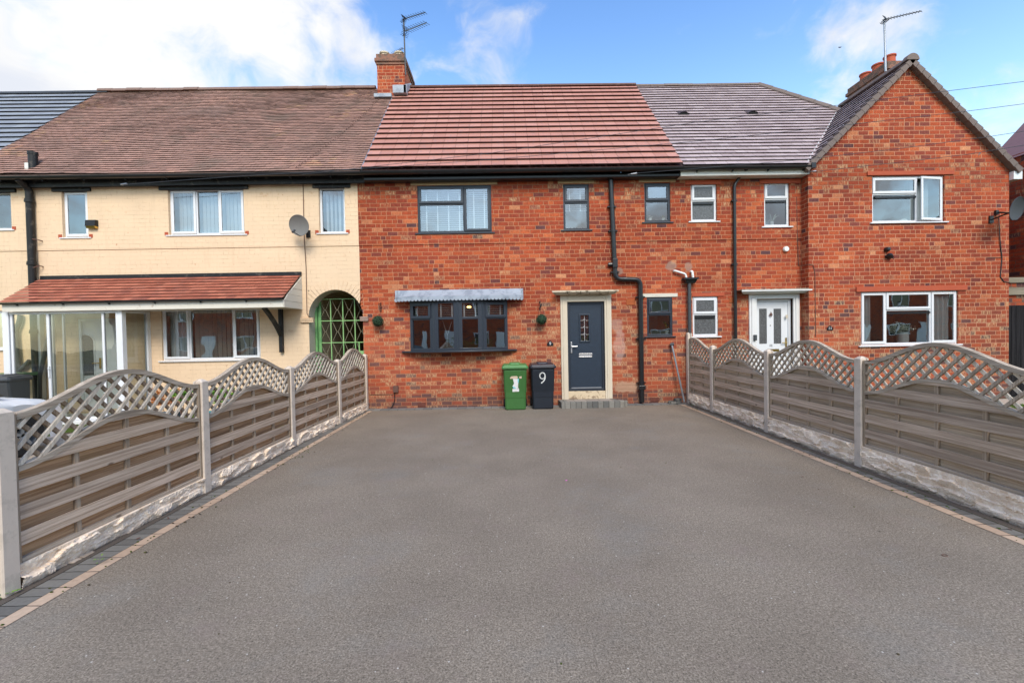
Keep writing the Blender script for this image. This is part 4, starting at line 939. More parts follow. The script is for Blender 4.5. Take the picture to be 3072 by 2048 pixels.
# white waste pipes and hopper on party line
mb = MB(); hp = RF(2050, 835, 2091, 849, 10.40)
v = [(hp[0], 10.32, hp[3]), (hp[1], 10.32, hp[3]), (hp[1], 10.47, hp[3]), (hp[0], 10.47, hp[3]), (hp[0] + .06, 10.36, hp[2]), (hp[1] - .06, 10.36, hp[2]), (hp[1] - .06, 10.45, hp[2]), (hp[0] + .06, 10.45, hp[2])]
mb.add(v, [(0, 1, 5, 4), (1, 2, 6, 5), (2, 3, 7, 6), (3, 0, 4, 7), (4, 5, 6, 7)]); mb.box(hp[0] - .01, hp[1] + .01, 10.31, 10.33, hp[3] - .03, hp[3] + .01); mb.box(hp[0] - .01, hp[1] + .01, 10.46, 10.48, hp[3] - .03, hp[3] + .01)
hop = mb.build('hopper', 'black', house, fix=True)
hx = (hp[0] + hp[1]) / 2 - .02; mb = MB(); mb.tube([(hx, 10.41, hp[2] + .02), (hx, 10.41, 0)], .042, 12)
for z_ in (2.45, 1.2): mb.tube([(hx, 10.41, z_), (hx, 10.41, z_ + .05)], .05, 12)
mb.build('downpipe', 'darkgrey', house, smooth=True)
mb = MB(); a = P(2021, 813, YF); b = P(2060, 822, 10.42); mb.tube([(a.x, YF, a.z), (a.x, 10.43, a.z), (b.x - .03, 10.42, b.z), (b.x, 10.42, b.z - .14), (b.x, 10.42, hp[3] - .03)], .024, 10, .04)
a = P(2072, 815, YF); mb.tube([(a.x, YF, a.z), (a.x, 10.41, a.z), (a.x + .02, 10.41, hp[3] - .03)], .028, 10, .05); mb.build('waste_pipe', 'paint_white', house, smooth=True)
# meter box with cable
r = RF(1180.6, 1157, 1196, 1176, YF); mb = MB(); mb.box(r[0], r[1], YF - .06, YF, r[2], r[3]); mbx = mb.build('junction_box', 'rust', house, bevel=.008)
mb = MB(); p0 = P(1184, 1176, YF - .03); mb.tube([p0, P(1184, 1200, YF - .02), P(1180, 1213, YF - .03), P(1172, 1224, YF - .05)], .010, 6); mb.tube([P(1108, 1184, YF - .006), P(1180, 1183, YF - .006)], .006, 5); mb.build('cable', 'black', mbx)

# ---- right house with gable
gh = thing('gabled_brick_house', 'red brick house with gabled wing, mauve brown tiled roof and white windows', 'house', (8.5, YF, 0))
YG = 10.24; GX0, GX1 = 7.285, 12.165; GC = (GX0 + GX1) / 2 - .03
W5 = RF(2071.5, 549, 2150.3, 663.5, YF); W6 = RF(2290.8, 543.5, 2368.4, 679, YF); W7 = RF(2077.5, 890, 2155, 1007.7, YF)
W8 = RF(2616.5, 528.8, 2833.5, 664.8, YG); W9 = RF(2582.6, 874.5, 2875, 1031, YG)
D2 = (*RF(2268, 897, 2379, 1100, YF)[:2], .1, RF(2268, 897, 2379, 1100, YF)[3])
mb = wall(XM1, GX0, ZC, 5.6, [W5, W6], YF - .016); mb.quad((XM1, YF - .016, ZC), (XM1, YF, ZC), (GX0, YF, ZC), (GX0, YF - .016, ZC))
mb = wall(XM1, GX0, 0, ZC, [W7, (*D2, .16)], YF, mb=mb); mb.quad((XM1, 16.8, 0), (GX1, 16.8, 0), (GX1, 16.8, 5.6), (XM1, 16.8, 5.6)); mb.build('wall', 'brick', gh)
GA = 8.03; GE = GA - (GX1 - GX0) / 2 * 1.0
mb = wall(GX0, GX1, 0, GE, [W8, W9], YG); mb.add([(GX0, YG, GE), (GX1, YG, GE), (GC, YG, GA)], [(0, 1, 2)])
mb.quad((GX0, YG, 0), (GX0, YG, GE), (GX0, YF + .05, GE), (GX0, YF + .05, 0)); mb.quad((GX1, YG, 0), (GX1, 16.8, 0), (GX1, 16.8, GE), (GX1, YG, GE)); mb.build('gable_wall', 'brick_gable', gh)
w5 = window(gh, W5, YF, 'white', [(0, 1, .55, 1, 's'), (0, 1, 0, .55, 'f')], glass='obscure', inset=.03)
w6 = window(gh, W6, YF, 'white', [(0, 1, .62, 1, 's'), (0, 1, 0, .62, 'f')], glass='glass_up', inset=.03)
w7 = window(gh, W7, YF, 'white', [(0, 1, .56, 1, 's'), (0, 1, 0, .56, 'f')], glass='obscure', inset=.03)
w8 = window(gh, W8, YG, 'white', [(0, .635, .63, 1, 's'), (0, .635, 0, .63, 'f'), (.635, 1, 0, 1, 's', 9)], glass='glass_up', inset=.04); curtain(w8, W8[0] + 1.2, W8[1] - .1, W8[2] + .05, W8[3] - .05, YG + .3, 'curtain', 3)
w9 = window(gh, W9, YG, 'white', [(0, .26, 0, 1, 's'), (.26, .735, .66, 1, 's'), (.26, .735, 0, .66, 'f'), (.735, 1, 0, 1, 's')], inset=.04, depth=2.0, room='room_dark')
curtain(w9, W9[0] + .06, W9[0] + .36, W9[2] + .04, W9[3] - .04, YG + .16, 'curtain', 3); curtain(w9, W9[1] - .62, W9[1] - .08, W9[2] + .04, W9[3] - .04, YG + .16, 'curtain', 4)
for wi, rr, f in ((w5, W5, .55), (w6, W6, .62), (w7, W7, .56)):
    mb = MB(); zz = rr[2] + (rr[3] - rr[2]) * f - .095; mb.box(rr[0] + .07, rr[1] - .07, YF + .02, YF + .055, zz, zz + .035); mb.build('trickle_vent', 'black', wi)
for wi, rr, f, xa, xb in ((w8, W8, .63, .05, .62), (w9, W9, .66, .28, .72)):
    mb = MB(); zz = rr[2] + (rr[3] - rr[2]) * f - .11; W_ = rr[1] - rr[0]; mb.box(rr[0] + W_ * xa, rr[0] + W_ * xb, YG + .02, YG + .065, zz, zz + .045); mb.build('trickle_vent', 'black', wi)
lintel(gh, 2600, 515.5, 2860, 524, 'red_lintel', YG, .03); lintel(gh, 2567, 861, 2899, 870, 'red_lintel', YG, .03); lintel(gh, 2075, 879, 2172, 888, 'red_lintel')
mb = MB()
for a, b in ((2054.5, 2161), (2277.5, 2399)): xa, xb = P(a, 535, YF).x, P(b, 535, YF).x; mb.box(xa, xb, YF - .04, YF, 5.335, 5.43)
mb.build('lintel', 'red_lintel', gh)
airbrick(gh, (2187, 892, 2200, 908), 'vent')
# door 11
SO = RF(2245.5, 880, 2400, 1100, YF); mb = MB(); zt = P(2320, 881, YF).z; a, b = SO[0], SO[1] - .02
for (p0, p1) in ((a, D2[0]), (D2[1], b)): mb.box(p0, p1, YF - .035, YF + .02, 0, zt); mb.box(p0 + .05, p1 - .05, YF - .055, YF - .035, 0, zt - .08)
mb.box(D2[0], D2[1], YF - .035, YF + .02, D2[3], zt); mb.box(D2[0], D2[1], YF - .055, YF - .035, D2[3] + .06, zt - .05)
for xx in D2[:2]: mb.quad((xx, YF + .02, 0), (xx, YF + .16, 0), (xx, YF + .16, D2[3]), (xx, YF + .02, D2[3]))
su2 = mb.build('door_surround', 'whitestone', gh, bevel=.008)
hood(su2, P(2225, 870, 10.24).x, P(2440, 866, 10.2).x, 0, zt + .085, zt - .005, ('whitestone',))
mb = MB(); mb.box(P(2225, 870, 10.24).x + .01, P(2440, 866, 10.2).x - .01, YF - .26, YF, zt + .085, zt + .098); mb.build('hood_moss', 'stone_dirty', su2)
mb = MB(); dxa, dxb = D2[0], D2[1] - .06; yd = YF + .10; frame_bars(mb, dxa, D2[1], .1, D2[3], .06, yd - .03, yd + .04)
g1 = RF(2277, 926, 2301, 1031, yd); g2 = RF(2320.5, 926, 2344, 1030.5, yd)
mw = wall(dxa + .06, D2[1] - .06, .16, D2[3] - .06, [(*g1, .015), (*g2, .015)], yd, mb=mb); d2 = mw.build('front_door', 'white', gh)
mb = MB()
for gg in (g1, g2): mb.box(gg[0], gg[1], yd + .012, yd + .014, gg[2], gg[3])
mb.build('glass', 'obscure', d2)
p = P(2357, 1025, yd); mb = MB(); mb.box(p.x - .015, p.x + .02, yd - .02, yd, p.z - .12, p.z + .10); mb.tube([(p.x, yd, p.z - .02), (p.x, yd - .05, p.z - .02), (p.x - .12, yd - .05, p.z - .02)], .010, 8); lb = P(2320, 1050, yd); mb.box(lb.x - .14, lb.x + .14, yd - .012, yd, lb.z - .03, lb.z + .03); mb.build('door_handle', 'brass', d2)
p = P(2311, 943, yd); mb = MB(); mb.ball((p.x, yd - .02, p.z), .03, 8, sq=(1, .5, 1.1)); mb.tube([(p.x - .04, yd - .02, p.z - .01), (p.x, yd - .03, p.z - .06), (p.x + .04, yd - .02, p.z - .01), (p.x, yd - .02, p.z + .06)], .008, 6); q2 = P(2311, 976, yd); mb.ball((q2.x, yd - .005, q2.z), .012, 6); mb.build('door_knocker', 'rust', d2)
p = P(2312.5, 1036.5, yd); text_mesh('11', .085, .004, 'door_number', 'black', d2, (p.x, yd - .006, p.z), True)
r = RF(2260, 1004, 2269, 1021, YF - .06); mb = MB(); mb.box(r[0], r[1], YF - .10, YF - .056, r[2], r[3]); mb.build('key_safe', 'darkgrey', su2, bevel=.008)
r = RF(2361, 944, 2367, 954, YF); mb = MB(); mb.box(r[0], r[1], YF - .02 + .06, YF + .06, r[2], r[3]); mb.build('bell_push', 'stone', su2, bevel=.004)
# main slope with valley and hip
HX = 8.13
def lr_right(s):
    t = s / SL; Y = EY + (RY - EY) * t; Z = EZ + (RZ - EZ) * t
    hip = HX + (RY - Y) * 1.0
    val = GC - (GA + .06 - Z) / 1.0 if Z < GA + .06 else 1e9
    return (0, min(hip, val) - XM1)
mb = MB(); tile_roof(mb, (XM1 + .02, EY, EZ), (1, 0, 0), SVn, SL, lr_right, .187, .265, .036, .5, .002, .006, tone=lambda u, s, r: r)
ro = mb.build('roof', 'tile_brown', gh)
mb = MB(); ridge_caps(mb, XM1, HX, RY, RZ + .0, .10, .45)
n_ = 13
for k in range(n_):
    t0, t1 = k / n_ * .95, (k + 1) / n_ * .95
    a = Vector((HX + (RY - EY) * t0, RY - (RY - EY) * t0, RZ - (RZ - EZ) * t0)); b = Vector((HX + (RY - EY) * t1, RY - (RY - EY) * t1, RZ - (RZ - EZ) * t1)); mb.tube([a, b], [.095, .105], 8)
mb.build('ridge_tile', 'verge', ro, fix=False)
mb = MB(); mb.add([(XM1, RY, RZ - .01), (HX, RY, RZ - .01), (HX + 2.1, RY - 2.1, RZ - 2.3), (HX + 3.5, RY + 3.5, EZ), (XM1, RY + 3.5, EZ)], [(0, 4, 3, 1), (1, 3, 2)]); mb.quad((XM1, EY, EZ - .02), (GX0, EY, EZ - .02), (GX0, RY, RZ - .02), (XM1, RY, RZ - .02)); mb.quad((GX0, 10.6, EZ + .5), (HX + 1.6, 11.7, EZ + 1.7), (HX, RY, RZ - .02), (GX0, RY, RZ - .02)); mb.build('roof_slope', 'tile_brown', ro)
for vx_ in (2258, 2051):
    c = None
    t_ = .63; pp = Vector((0, EY, EZ)) + SVn * SL * .56; X_ = P(vx_, 366.5, pp.y).x; mb = MB()
    fr_ = [(X_ + .15 * math.cos(a), pp.y - .04, pp.z + .01 + .075 * math.sin(a)) for a in [math.pi * k / 10 for k in range(11)]]; bk_ = [(X_ + .15 * math.cos(a), pp.y + .17, pp.z + .20 + .0 * math.sin(a)) for a in [math.pi * k / 10 for k in range(11)]]
    mb.add(fr_ + bk_, [(i, i + 1, i + 12, i + 11) for i in range(10)]); v_ = mb.build('roof_vent', 'tile_brown', ro, fix=True); mb = MB(); mb.add([(a, b + .02, c_) for a, b, c_ in fr_], [tuple(range(11))]); mb.build('vent_opening', 'void', v_)
# gable roof slopes: u runs back (+Y) on the left slope
gs = Vector((1, 0, 1)).normalized(); gl_len = math.hypot(GC - GX0 + .12, GC - GX0 + .12)
ox, oz = GX0 - .12, GA + .06 - (GC - GX0 + .12)
def lr_gl(s):
    z = oz + s / math.sqrt(2); Yv = EY + (z - EZ) / (RZ - EZ) * (RY - EY); return (0, max(.01, Yv - (YG - .10)))
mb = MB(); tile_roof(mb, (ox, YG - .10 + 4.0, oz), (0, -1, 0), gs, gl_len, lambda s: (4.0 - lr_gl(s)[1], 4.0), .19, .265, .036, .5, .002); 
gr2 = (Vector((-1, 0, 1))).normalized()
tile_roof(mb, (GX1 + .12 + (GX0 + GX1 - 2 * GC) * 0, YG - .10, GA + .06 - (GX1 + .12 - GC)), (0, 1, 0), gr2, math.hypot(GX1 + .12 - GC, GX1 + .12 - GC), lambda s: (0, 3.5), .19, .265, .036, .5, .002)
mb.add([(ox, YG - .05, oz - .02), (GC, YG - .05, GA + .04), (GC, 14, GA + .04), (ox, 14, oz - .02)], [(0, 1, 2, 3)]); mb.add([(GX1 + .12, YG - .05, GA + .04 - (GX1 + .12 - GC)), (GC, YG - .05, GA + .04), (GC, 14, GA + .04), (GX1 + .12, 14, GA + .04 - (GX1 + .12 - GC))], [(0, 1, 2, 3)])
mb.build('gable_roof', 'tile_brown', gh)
# dry verge units
def verge(x0, z0, x1, z1, name):
    a = Vector((x0, 0, z0)); b = Vector((x1, 0, z1)); L = (b - a).length; n_ = round(L / .192); d = (b - a) / n_; dn = d.normalized()
    up_ = Vector((-dn.z, 0, dn.x)); up_ = up_ if up_.z > 0 else -up_
    for k in range(n_):
        c = a + d * k; e = c + d * 1.04
        q = [c - up_ * .095, c + up_ * .045, e + up_ * .020, e - up_ * .080]; y0_, y1_ = YG - .135, YG - .05
        mbv.add([(p.x, y0_, p.z) for p in q] + [(p.x, y1_ + .10, p.z) for p in q], [(0, 1, 2, 3), (7, 6, 5, 4), (0, 4, 5, 1), (1, 5, 6, 2), (2, 6, 7, 3), (3, 7, 4, 0)])
mbv = MB(); verge(ox - .02, oz + .0, GC, GA + .06, ''); verge(GX1 + .17, GA + .06 - (GX1 + .17 - GC), GC, GA + .06, '')
pr_a = [(GC + .15 * math.cos(a), GA + .03 + .15 * math.sin(a)) for a in [math.pi * k / 10 for k in range(11)]]
mbv.prism(pr_a, 'y', YG - .15, YG - .02); mbv.build('verge_cap', 'verge', gh, fix=True)
mb = MB(); y = YG - .02
while y < 12.2:
    mb.prism([(GC + .115 * math.cos(a), GA + .045 + .115 * math.sin(a)) for a in [math.pi * k / 8 for k in range(9)]], 'y', y, y + .40); y += .41
mb.build('ridge_tile', 'verge', gh, fix=True)
mb = MB(); zz = lambda t: 0
a = Vector((ox + .02, EY + .02, EZ + .03)); b = Vector((GC, EY + (GA + .06 - EZ) / (RZ - EZ) * (RY - EY), GA + .08)); mb.tube([a, b], .014, 6); mb.build('valley_lead', 'leadw', gh)
mb = MB(); mb.box(GX1 + .005, GX1 + .215, YG - .09, YG + .6, GA + .06 - (GX1 + .17 - GC) - .20, GA - .02 - (GX1 + .17 - GC) + .07); mb.build('box_end', 'white', gh)
mb = MB(); half_gutter(mb, XM1 + .02, GX0 + .06, EY + .02, EZ - .035, .062, .85); mb.box(GX0 - .02, GX0 + .08, EY - .05, EY + .09, EZ - .10, EZ + .02); mb.build('gutter', 'black', gh, smooth=True, fix=True)
mb = MB(); mb.box(XM1 + .0, GX0 + .03, YF - .27, YF - .25, EZ - .20, EZ - .04); so_f = mb.build('fascia', 'whitesoff', gh)
mb = MB(); k = XM1
while k < GX0 + .02: mb.box(k, min(GX0 + .02, k + .095), YF - .25, YF - .002, EZ - .197, EZ - .188); k += .1
mb.build('soffit', 'whitesoff', so_f)
dp2, q = pipe_px([(2224, 516), (2223, 524), (2203, 556), (2212, 1010)], 10.42, .036, 'downpipe', 'black', gh, .06, [(2, .1), (2, .52)])
mb = MB(); mb.tube([q[0], (q[0].x, EY + .05, EZ - .08)], .036, 10); mb.tube([q[-1], (q[-1].x, 10.42, 0)], .036, 12); mb.build('pipe_offset', 'black', dp2, smooth=True)
mb = MB(); p = P(2366, 744.7, YF - .13); mb.lathe([(.048, -.14), (.048, 0), (.062, 0), (.064, .05), (.056, .065), (.0, .067)], (p.x, YF - .0, p.z), 18, 'y'); mb.build('flue_terminal', 'paint_white', gh, smooth=True)
chimney(gh, 11.02, 11.75, 12.25, 13.65, 6.5, P(2655, 187, 12.3).z, [(11.35, 12.55), (11.35, 12.95), (11.35, 13.4)], mat='brick_gable', poth=.32, potr=.145)
mb = MB(); mb.tube([P(2390, 590, YF - .02), P(2392, 700, YF - .02), P(2396, 795, YF - .02), P(2403, 797, YF - .02), P(2424, 793, YG - .01), P(2440, 795, YG - .01), P(2445, 820, YG - .01), P(2447, 1010, YG - .01)], .007, 6); mb.build('cable', 'rust', gh)

# ---- far right neighbour
nb_ = thing('neighbour_brick_house', 'weathered brick side wall of next house with black gate, cut by right edge', 'house', (13.4, 11, 0))
mb = MB(); NX = 13.05
mb.quad((NX, 10.2, 2.62), (NX, 11.6, 2.62), (NX, 11.6, 6.1), (NX, 10.2, 6.1)); mb.quad((NX, 10.2, 2.62), (NX + 5, 10.2, 2.62), (NX + 5, 10.2, 6.1), (NX, 10.2, 6.1)); 
mb.quad((GX1 + .003, 11.6, 2.35), (NX, 11.6, 2.35), (NX, 11.6, 5.3), (GX1 + .003, 11.6, 5.3)); mb.build('wall', 'brick_old', nb_)
mb = MB(); mb.quad((NX - .06, 10.1, 6.02), (NX - .06, 11.6, 6.02), (NX + 3, 11.6, 9.2), (NX + 3, 10.1, 9.2)); mb.build('roof', 'haze_purple', nb_)
mb = MB(); mb.box(GX1 + .004, NX + .5, 10.52, 10.58, 0, 2.26); gt = mb.build('side_gate', 'gatewood', nb_)
mb = MB(); k = GX1 + .02
while k < NX + .4: mb.box(k, k + .11, 10.50, 10.52, .02, 2.24); k += .12
mb.build('gate_board', 'gatewood', gt)
mb = MB(); mb.box(GX1 + .004, NX + .5, 10.47, 10.60, 2.52, 2.70); mb.box(GX1 + .004, NX + .5, 10.49, 10.60, 2.82, 2.95); mb.build('beam', 'beam', nb_)
mb = MB(); mb.box(GX1 + .004, NX + .5, 10.53, 10.62, 2.26, 2.52); mb.box(GX1 + .004, NX + .5, 10.53, 10.62, 2.70, 2.82); mb.build('brick_infill', 'brick_old', nb_)

# ------------------------------------------------------------------ fences
def hump(t): return (1 - math.cos(2 * math.pi * t)) / 2
def make_panel(label, p0, p1, zb, t0=0.0, t1=1.0, side=1, seed=1):
    """panel from ground point p0 to p1; the front (boards) faces the driveway. side=+1: local x runs p0->p1 and front is local -Y"""
    rnd = random.Random(seed)
    p0 = Vector((*p0, 0)); p1 = Vector((*p1, 0)); L = (p1 - p0).length; ang = math.atan2(p1.y - p0.y, p1.x - p0.x)
    root = thing('trellis_fence', label, 'fence', (p0.x, p0.y, zb), 0, 'wave topped trellis fence panels along the driveway')
    T = Matrix.Translation((p0.x, p0.y, zb)) @ Matrix.Rotation(ang, 4, 'Z')
    tt = lambda x: t0 + (t1 - t0) * min(max(x / L, 0), 1)
    up = lambda x: 1.045 + .245 * hump(tt(x)); lo = lambda x: .665 + .245 * hump(tt(x))
    a, b = .0, L; st = .038
    def curve_rail(name, fz, h, y0, y1, xa, xb, n_=28):
        mb = MB(); P_ = []
        for i in range(n_ + 1):
            x = xa + (xb - xa) * i / n_; dz = (fz(x + .01) - fz(x - .01)) / .02; nn = Vector((-dz, 1)).normalized()
            P_.append(((x, fz(x)), (x + nn.x * h * (0 if i in (0, n_) else 1), fz(x) + nn.y * h)))
        for i in range(n_):
            (b0, t0_), (b1, t1_) = P_[i], P_[i + 1]
            mb.add([(b0[0], y0, b0[1]), (b1[0], y0, b1[1]), (t1_[0], y0, t1_[1]), (t0_[0], y0, t0_[1]), (b0[0], y1, b0[1]), (b1[0], y1, b1[1]), (t1_[0], y1, t1_[1]), (t0_[0], y1, t0_[1])], [(0, 1, 2, 3), (7, 6, 5, 4), (3, 2, 6, 7), (4, 5, 1, 0)], T)
        mb.add([(P_[0][0][0], y0, P_[0][0][1]), (P_[0][1][0], y0, P_[0][1][1]), (P_[0][1][0], y1, P_[0][1][1]), (P_[0][0][0], y1, P_[0][0][1])], [(0, 1, 2, 3)], T)
        mb.add([(P_[-1][0][0], y0, P_[-1][0][1]), (P_[-1][1][0], y0, P_[-1][1][1]), (P_[-1][1][0], y1, P_[-1][1][1]), (P_[-1][0][0], y1, P_[-1][0][1])], [(3, 2, 1, 0)], T)
        return mb.build(name, 'wood_rail', root)
    curve_rail('top_rail', up, .045, -.030, .030, st, L - st); curve_rail('middle_rail', lo, .040, -.032, .030, st, L - st)
    mb = MB(); mb.box(0, st, -.028, .028, 0, up(0) + .045, T); mb.build('stile', 'wood_v', root, bevel=.003)
    mb = MB(); mb.box(L - st, L, -.028, .028, 0, up(L) + .045, T); mb.build('stile', 'wood_v', root, bevel=.003)
    mb = MB(); mb.box(st, L - st, -.030, .026, 0, .034, T); mb.build('bottom_rail', 'wood_rail', root, bevel=.003)
    # boards
    def board(mb, z0, z1, y0, y1, tilt=0):
        n_ = 26; mb.r = rnd.random(); x = st; dx = (L - 2 * st) / n_; wv = rnd.uniform(-.004, .004)
        for i in range(n_):
            xa, xb = st + dx * i, st + dx * (i + 1)
            ta, tb = min(z1, lo(xa) + .005), min(z1, lo(xb) + .005)
            if ta <= z0 + .004 and tb <= z0 + .004: continue
            ta = max(ta, z0 + .001); tb = max(tb, z0 + .001)
            wa = wv * math.sin(3 * xa); wb = wv * math.sin(3 * xb)
            V_ = [(xa, y0 - tilt + wa * 0, z0 + wa), (xb, y0 - tilt, z0 + wb), (xb, y0, tb + wb), (xa, y0, ta + wa), (xa, y1, z0 + wa), (xb, y1, z0 + wb), (xb, y1, tb + wb), (xa, y1, ta + wa)]
            mb.add(V_, [(0, 1, 2, 3), (7, 6, 5, 4), (3, 2, 6, 7), (4, 5, 1, 0)], T, mb.r)
    fb = MB(); bb = MB(); z = .125
    while z < .95: board(fb, z, z + .100, -.026, -.015, .001); z += .189
    z = .022
    while z < .95: board(bb, z, z + .115, .010, .020, 0); z += .189
    fb.build('front_board', 'wood_f', root); bb.build('back_board', 'wood_b' if side > 0 else 'wood_br', root)
    for k in (.25, .5, .75):
        # battens stand at fixed fractions of a full panel
        x = (k - t0) / (t1 - t0) * L
        if not .08 < x < L - .08: continue
        mb = MB(); mb.box(x - .020, x + .020, -.0145, .0095, .034, lo(x), T); mb.build('batten', 'wood_v', root)
    # trellis: two layers of laths
    for lay, (sg, y0, y1, mt) in enumerate(((1, -.022, -.004, 'wood_l1' if side > 0 else 'wood_l3'), (-1, -.003, .016, 'wood_l2' if side > 0 else 'wood_l1'))):
        mb = MB(); sp = .136 * rnd.uniform(.98, 1.02); c = -2.0
        while c < L + 2.0:
            segs = []; cur = []
            for i in range(121):
                x = c + sg * (-.9 + 1.8 * i / 120) ; zz = .55 + 1.8 * i / 120 - .2
                ok = st < x < L - st and lo(x) + .02 < zz < up(x) + .012
                if ok: cur.append((x, zz))
                elif cur: segs.append(cur); cur = []
            if cur: segs.append(cur)
            for sgm in segs:
                if len(sgm) < 2: continue
                p_, q_ = sgm[0], sgm[-1]; hw = .0145
                wx, wz = hw * .707 * sg, -hw * .707
                v = [(p_[0] - wx, y0, p_[1] - wz), (q_[0] - wx, y0, q_[1] - wz), (q_[0] + wx, y0, q_[1] + wz), (p_[0] + wx, y0, p_[1] + wz)]
                v += [(a_, y1, b_) for a_, _, b_ in v]
                mb.add(v, [(0, 1, 2, 3), (7, 6, 5, 4), (0, 4, 5, 1), (1, 5, 6, 2), (2, 6, 7, 3), (3, 7, 4, 0)], T, rnd.random())
            c += sp * rnd.uniform(.93, 1.07)
        mb.build('trellis', mt, root, fix=True)
    return root
def make_post(label, x, y, h, inner, ang=0):
    """inner=+1: driveway on the +X side"""
    mb = MB(); w_ = .055
    T = Matrix.Translation((x, y, 0)) @ Matrix.Rotation(ang, 4, 'Z')
    c = .008; ring = [(-w_, -w_ + c), (-w_ + c, -w_), (w_ - c, -w_), (w_, -w_ + c), (w_, -.022), (w_ * 1.0, .022), (w_, w_ - c), (w_ - c, w_), (-w_ + c, w_), (-w_, w_ - c)]
    # grooves that hold the panels on the two faces along the fence
    ring = [(-w_, -w_ + c), (-w_ + c, -w_), (-.034, -w_), (-.030, -w_ + .014), (.030, -w_ + .014), (.034, -w_), (w_ - c, -w_), (w_, -w_ + c), (w_, w_ - c), (w_ - c, w_), (.034, w_), (.030, w_ - .014), (-.030, w_ - .014), (-.034, w_), (-w_ + c, w_), (-w_, w_ - c)]
    n_ = len(ring); z1 = h - .03
    v = [(a, b, -.1) for a, b in ring] + [(a, b, z1) for a, b in ring] + [(a * .35, b * .35, h) for a, b in ring]
    f = [(i, (i + 1) % n_, (i + 1) % n_ + n_, i + n_) for i in range(n_)] + [(i + n_, (i + 1) % n_ + n_, (i + 1) % n_ + 2 * n_, i + 2 * n_) for i in range(n_)] + [tuple(range(2 * n_, 3 * n_))]
    mb.add(v, f, T); o = mb.build('fence_post', 'concrete'); return tag(o, label, 'fence post', 'concrete fence posts along the driveway')
def make_gravel(label, p0, p1, h, side, seed):
    """rock faced board; side=+1 rough face towards +X"""
    p0 = Vector((*p0, 0)); p1 = Vector((*p1, 0)); L = (p1 - p0).length; d = (p1 - p0) / L; nrm = Vector((d.y, -d.x, 0)) * (1 if (Vector((d.y, -d.x, 0)).x * side > 0) else -1)
    nx, nz = 220, 26; v = []; f = []
    for j in range(nz + 1):
        for i in range(nx + 1):
            x = L * i / nx; z = -.03 + (h + .03) * j / nz
            q = Vector((x * 5.0 + seed * 7 + .5 * noise.noise(Vector((x * 9, z * 9, seed))), (z + .02 * noise.noise(Vector((x * 5, 0, seed)))) * 15, seed * 1.7))
            pc = noise.voronoi(q)[1][0]; rv = noise.cell_vector(pc * 13.7); dq = q - pc
            out = .030 + .034 * (rv.x - .5) + dq.x * .042 * (rv.y - .5) + dq.y * .050 * (rv.z - .30) + .006 * noise.noise(Vector((x * 40, z * 60, seed))) + .003 * noise.noise(Vector((x * 90, z * 130, seed)))
            if j >= nz - 1: z = h
            if j == nz: out = -.01
            out = min(.065, max(0, out)) if j < nz else out
            c = p0 + d * x + nrm * (out + .005); v.append((c.x, c.y, z))
    for j in range(nz):
        for i in range(nx):
            a = j * (nx + 1) + i; q4 = (a, a + 1, a + nx + 2, a + nx + 1); f.append(q4 if side * (1 if d.y > 0 else -1) > 0 else q4[::-1])
    mb = MB(); mb.add(v, f); a = p0 - nrm * .02; b = p1 - nrm * .02
    mb.quad((a.x, a.y, -.03), (b.x, b.y, -.03), (b.x, b.y, h), (a.x, a.y, h)); mb.quad((a.x, a.y, h), (b.x, b.y, h), (p1.x - nrm.x * .005, p1.y, h), (p0.x - nrm.x * .005, p0.y, h))
    o = mb.build('gravel_board', 'rock', fix=True); return tag(o, label, 'gravel board', 'rock faced gravel boards under the fence panels')
LP = [(-3.585, 3.06), (-3.565, 5.03), (-3.545, 7.03), (-3.49, 8.87), (-3.435, 10.40)]
RP = [(4.45, 10.41), (4.50, 9.30), (4.52, 7.35), (4.535, 5.43), (4.55, 3.50)]
nm = ['nearest', 'second', 'third', 'farthest']
lpl = ['concrete fence post at the left edge of the photo, nearest the viewer', 'second concrete fence post of the left fence, between its nearest and second panels', 'third concrete fence post of the left fence, below the black porch bracket',
       'fourth concrete fence post of the left fence, in front of the green gate', 'concrete fence post of the left fence standing against the brick house']
rpl = ['tallest concrete fence post, against the brick house beside the leaning grey pipe', 'concrete fence post one short panel out from the house, right fence', 'concrete fence post in front of the white door number 11',
       'concrete fence post in front of the gabled brick house, left of its ground floor window', 'concrete fence post of the right fence outside the right edge']
for i, (x, y) in enumerate(LP): make_post(lpl[i], x, y, 1.325 if i < 4 else 1.36, 1, -.02)
for i, (x, y) in enumerate(RP): make_post(rpl[i], x, y, [1.74, 1.45, 1.435, 1.415, 1.41][i], -1, .01)
lt = [(0, 1), (0, 1), (0, 1), (0, .92)]
lpan = ['wave topped trellis fence panel of the left fence nearest the viewer, browner boards', 'wave topped fence panel below the window beside the porch, second in the left fence', 'wave topped fence panel of the left fence third from the viewer', 'short wave topped fence panel in front of the green arch gate']
lgr = ['rock faced gravel board under the nearest panel of the left fence', 'rock faced gravel board under the second panel of the left fence', 'rock faced gravel board under the third panel of the left fence', 'rock faced gravel board under the short panel by the green gate']
for i in range(4):
    a = Vector(LP[i]); b = Vector(LP[i + 1]); d = (b - a).normalized()
    make_panel(lpan[i], a + d * .048, b - d * .048, .185, *lt[i], seed=i)
    make_gravel(lgr[i], a + d * .05 + Vector((.012, 0)), b - d * .05 + Vector((.012, 0)), .184, 1, i)
rt = [(.40, 1), (0, 1), (0, 1), (0, 1)]
rpan = ['short fence panel sloping down from the tall post by the brick house', 'wave topped fence panel in front of the white downpipe window of number 11, second from the house', 'wave topped fence panel in front of the house number 11 plaque', 'large wave topped fence panel cut by the right edge of the photo']
rpan[1] = 'wave topped fence panel in front of the white door, second from the house'
rpan[2] = 'wave topped fence panel right of the white door, below the number 11 plaque'
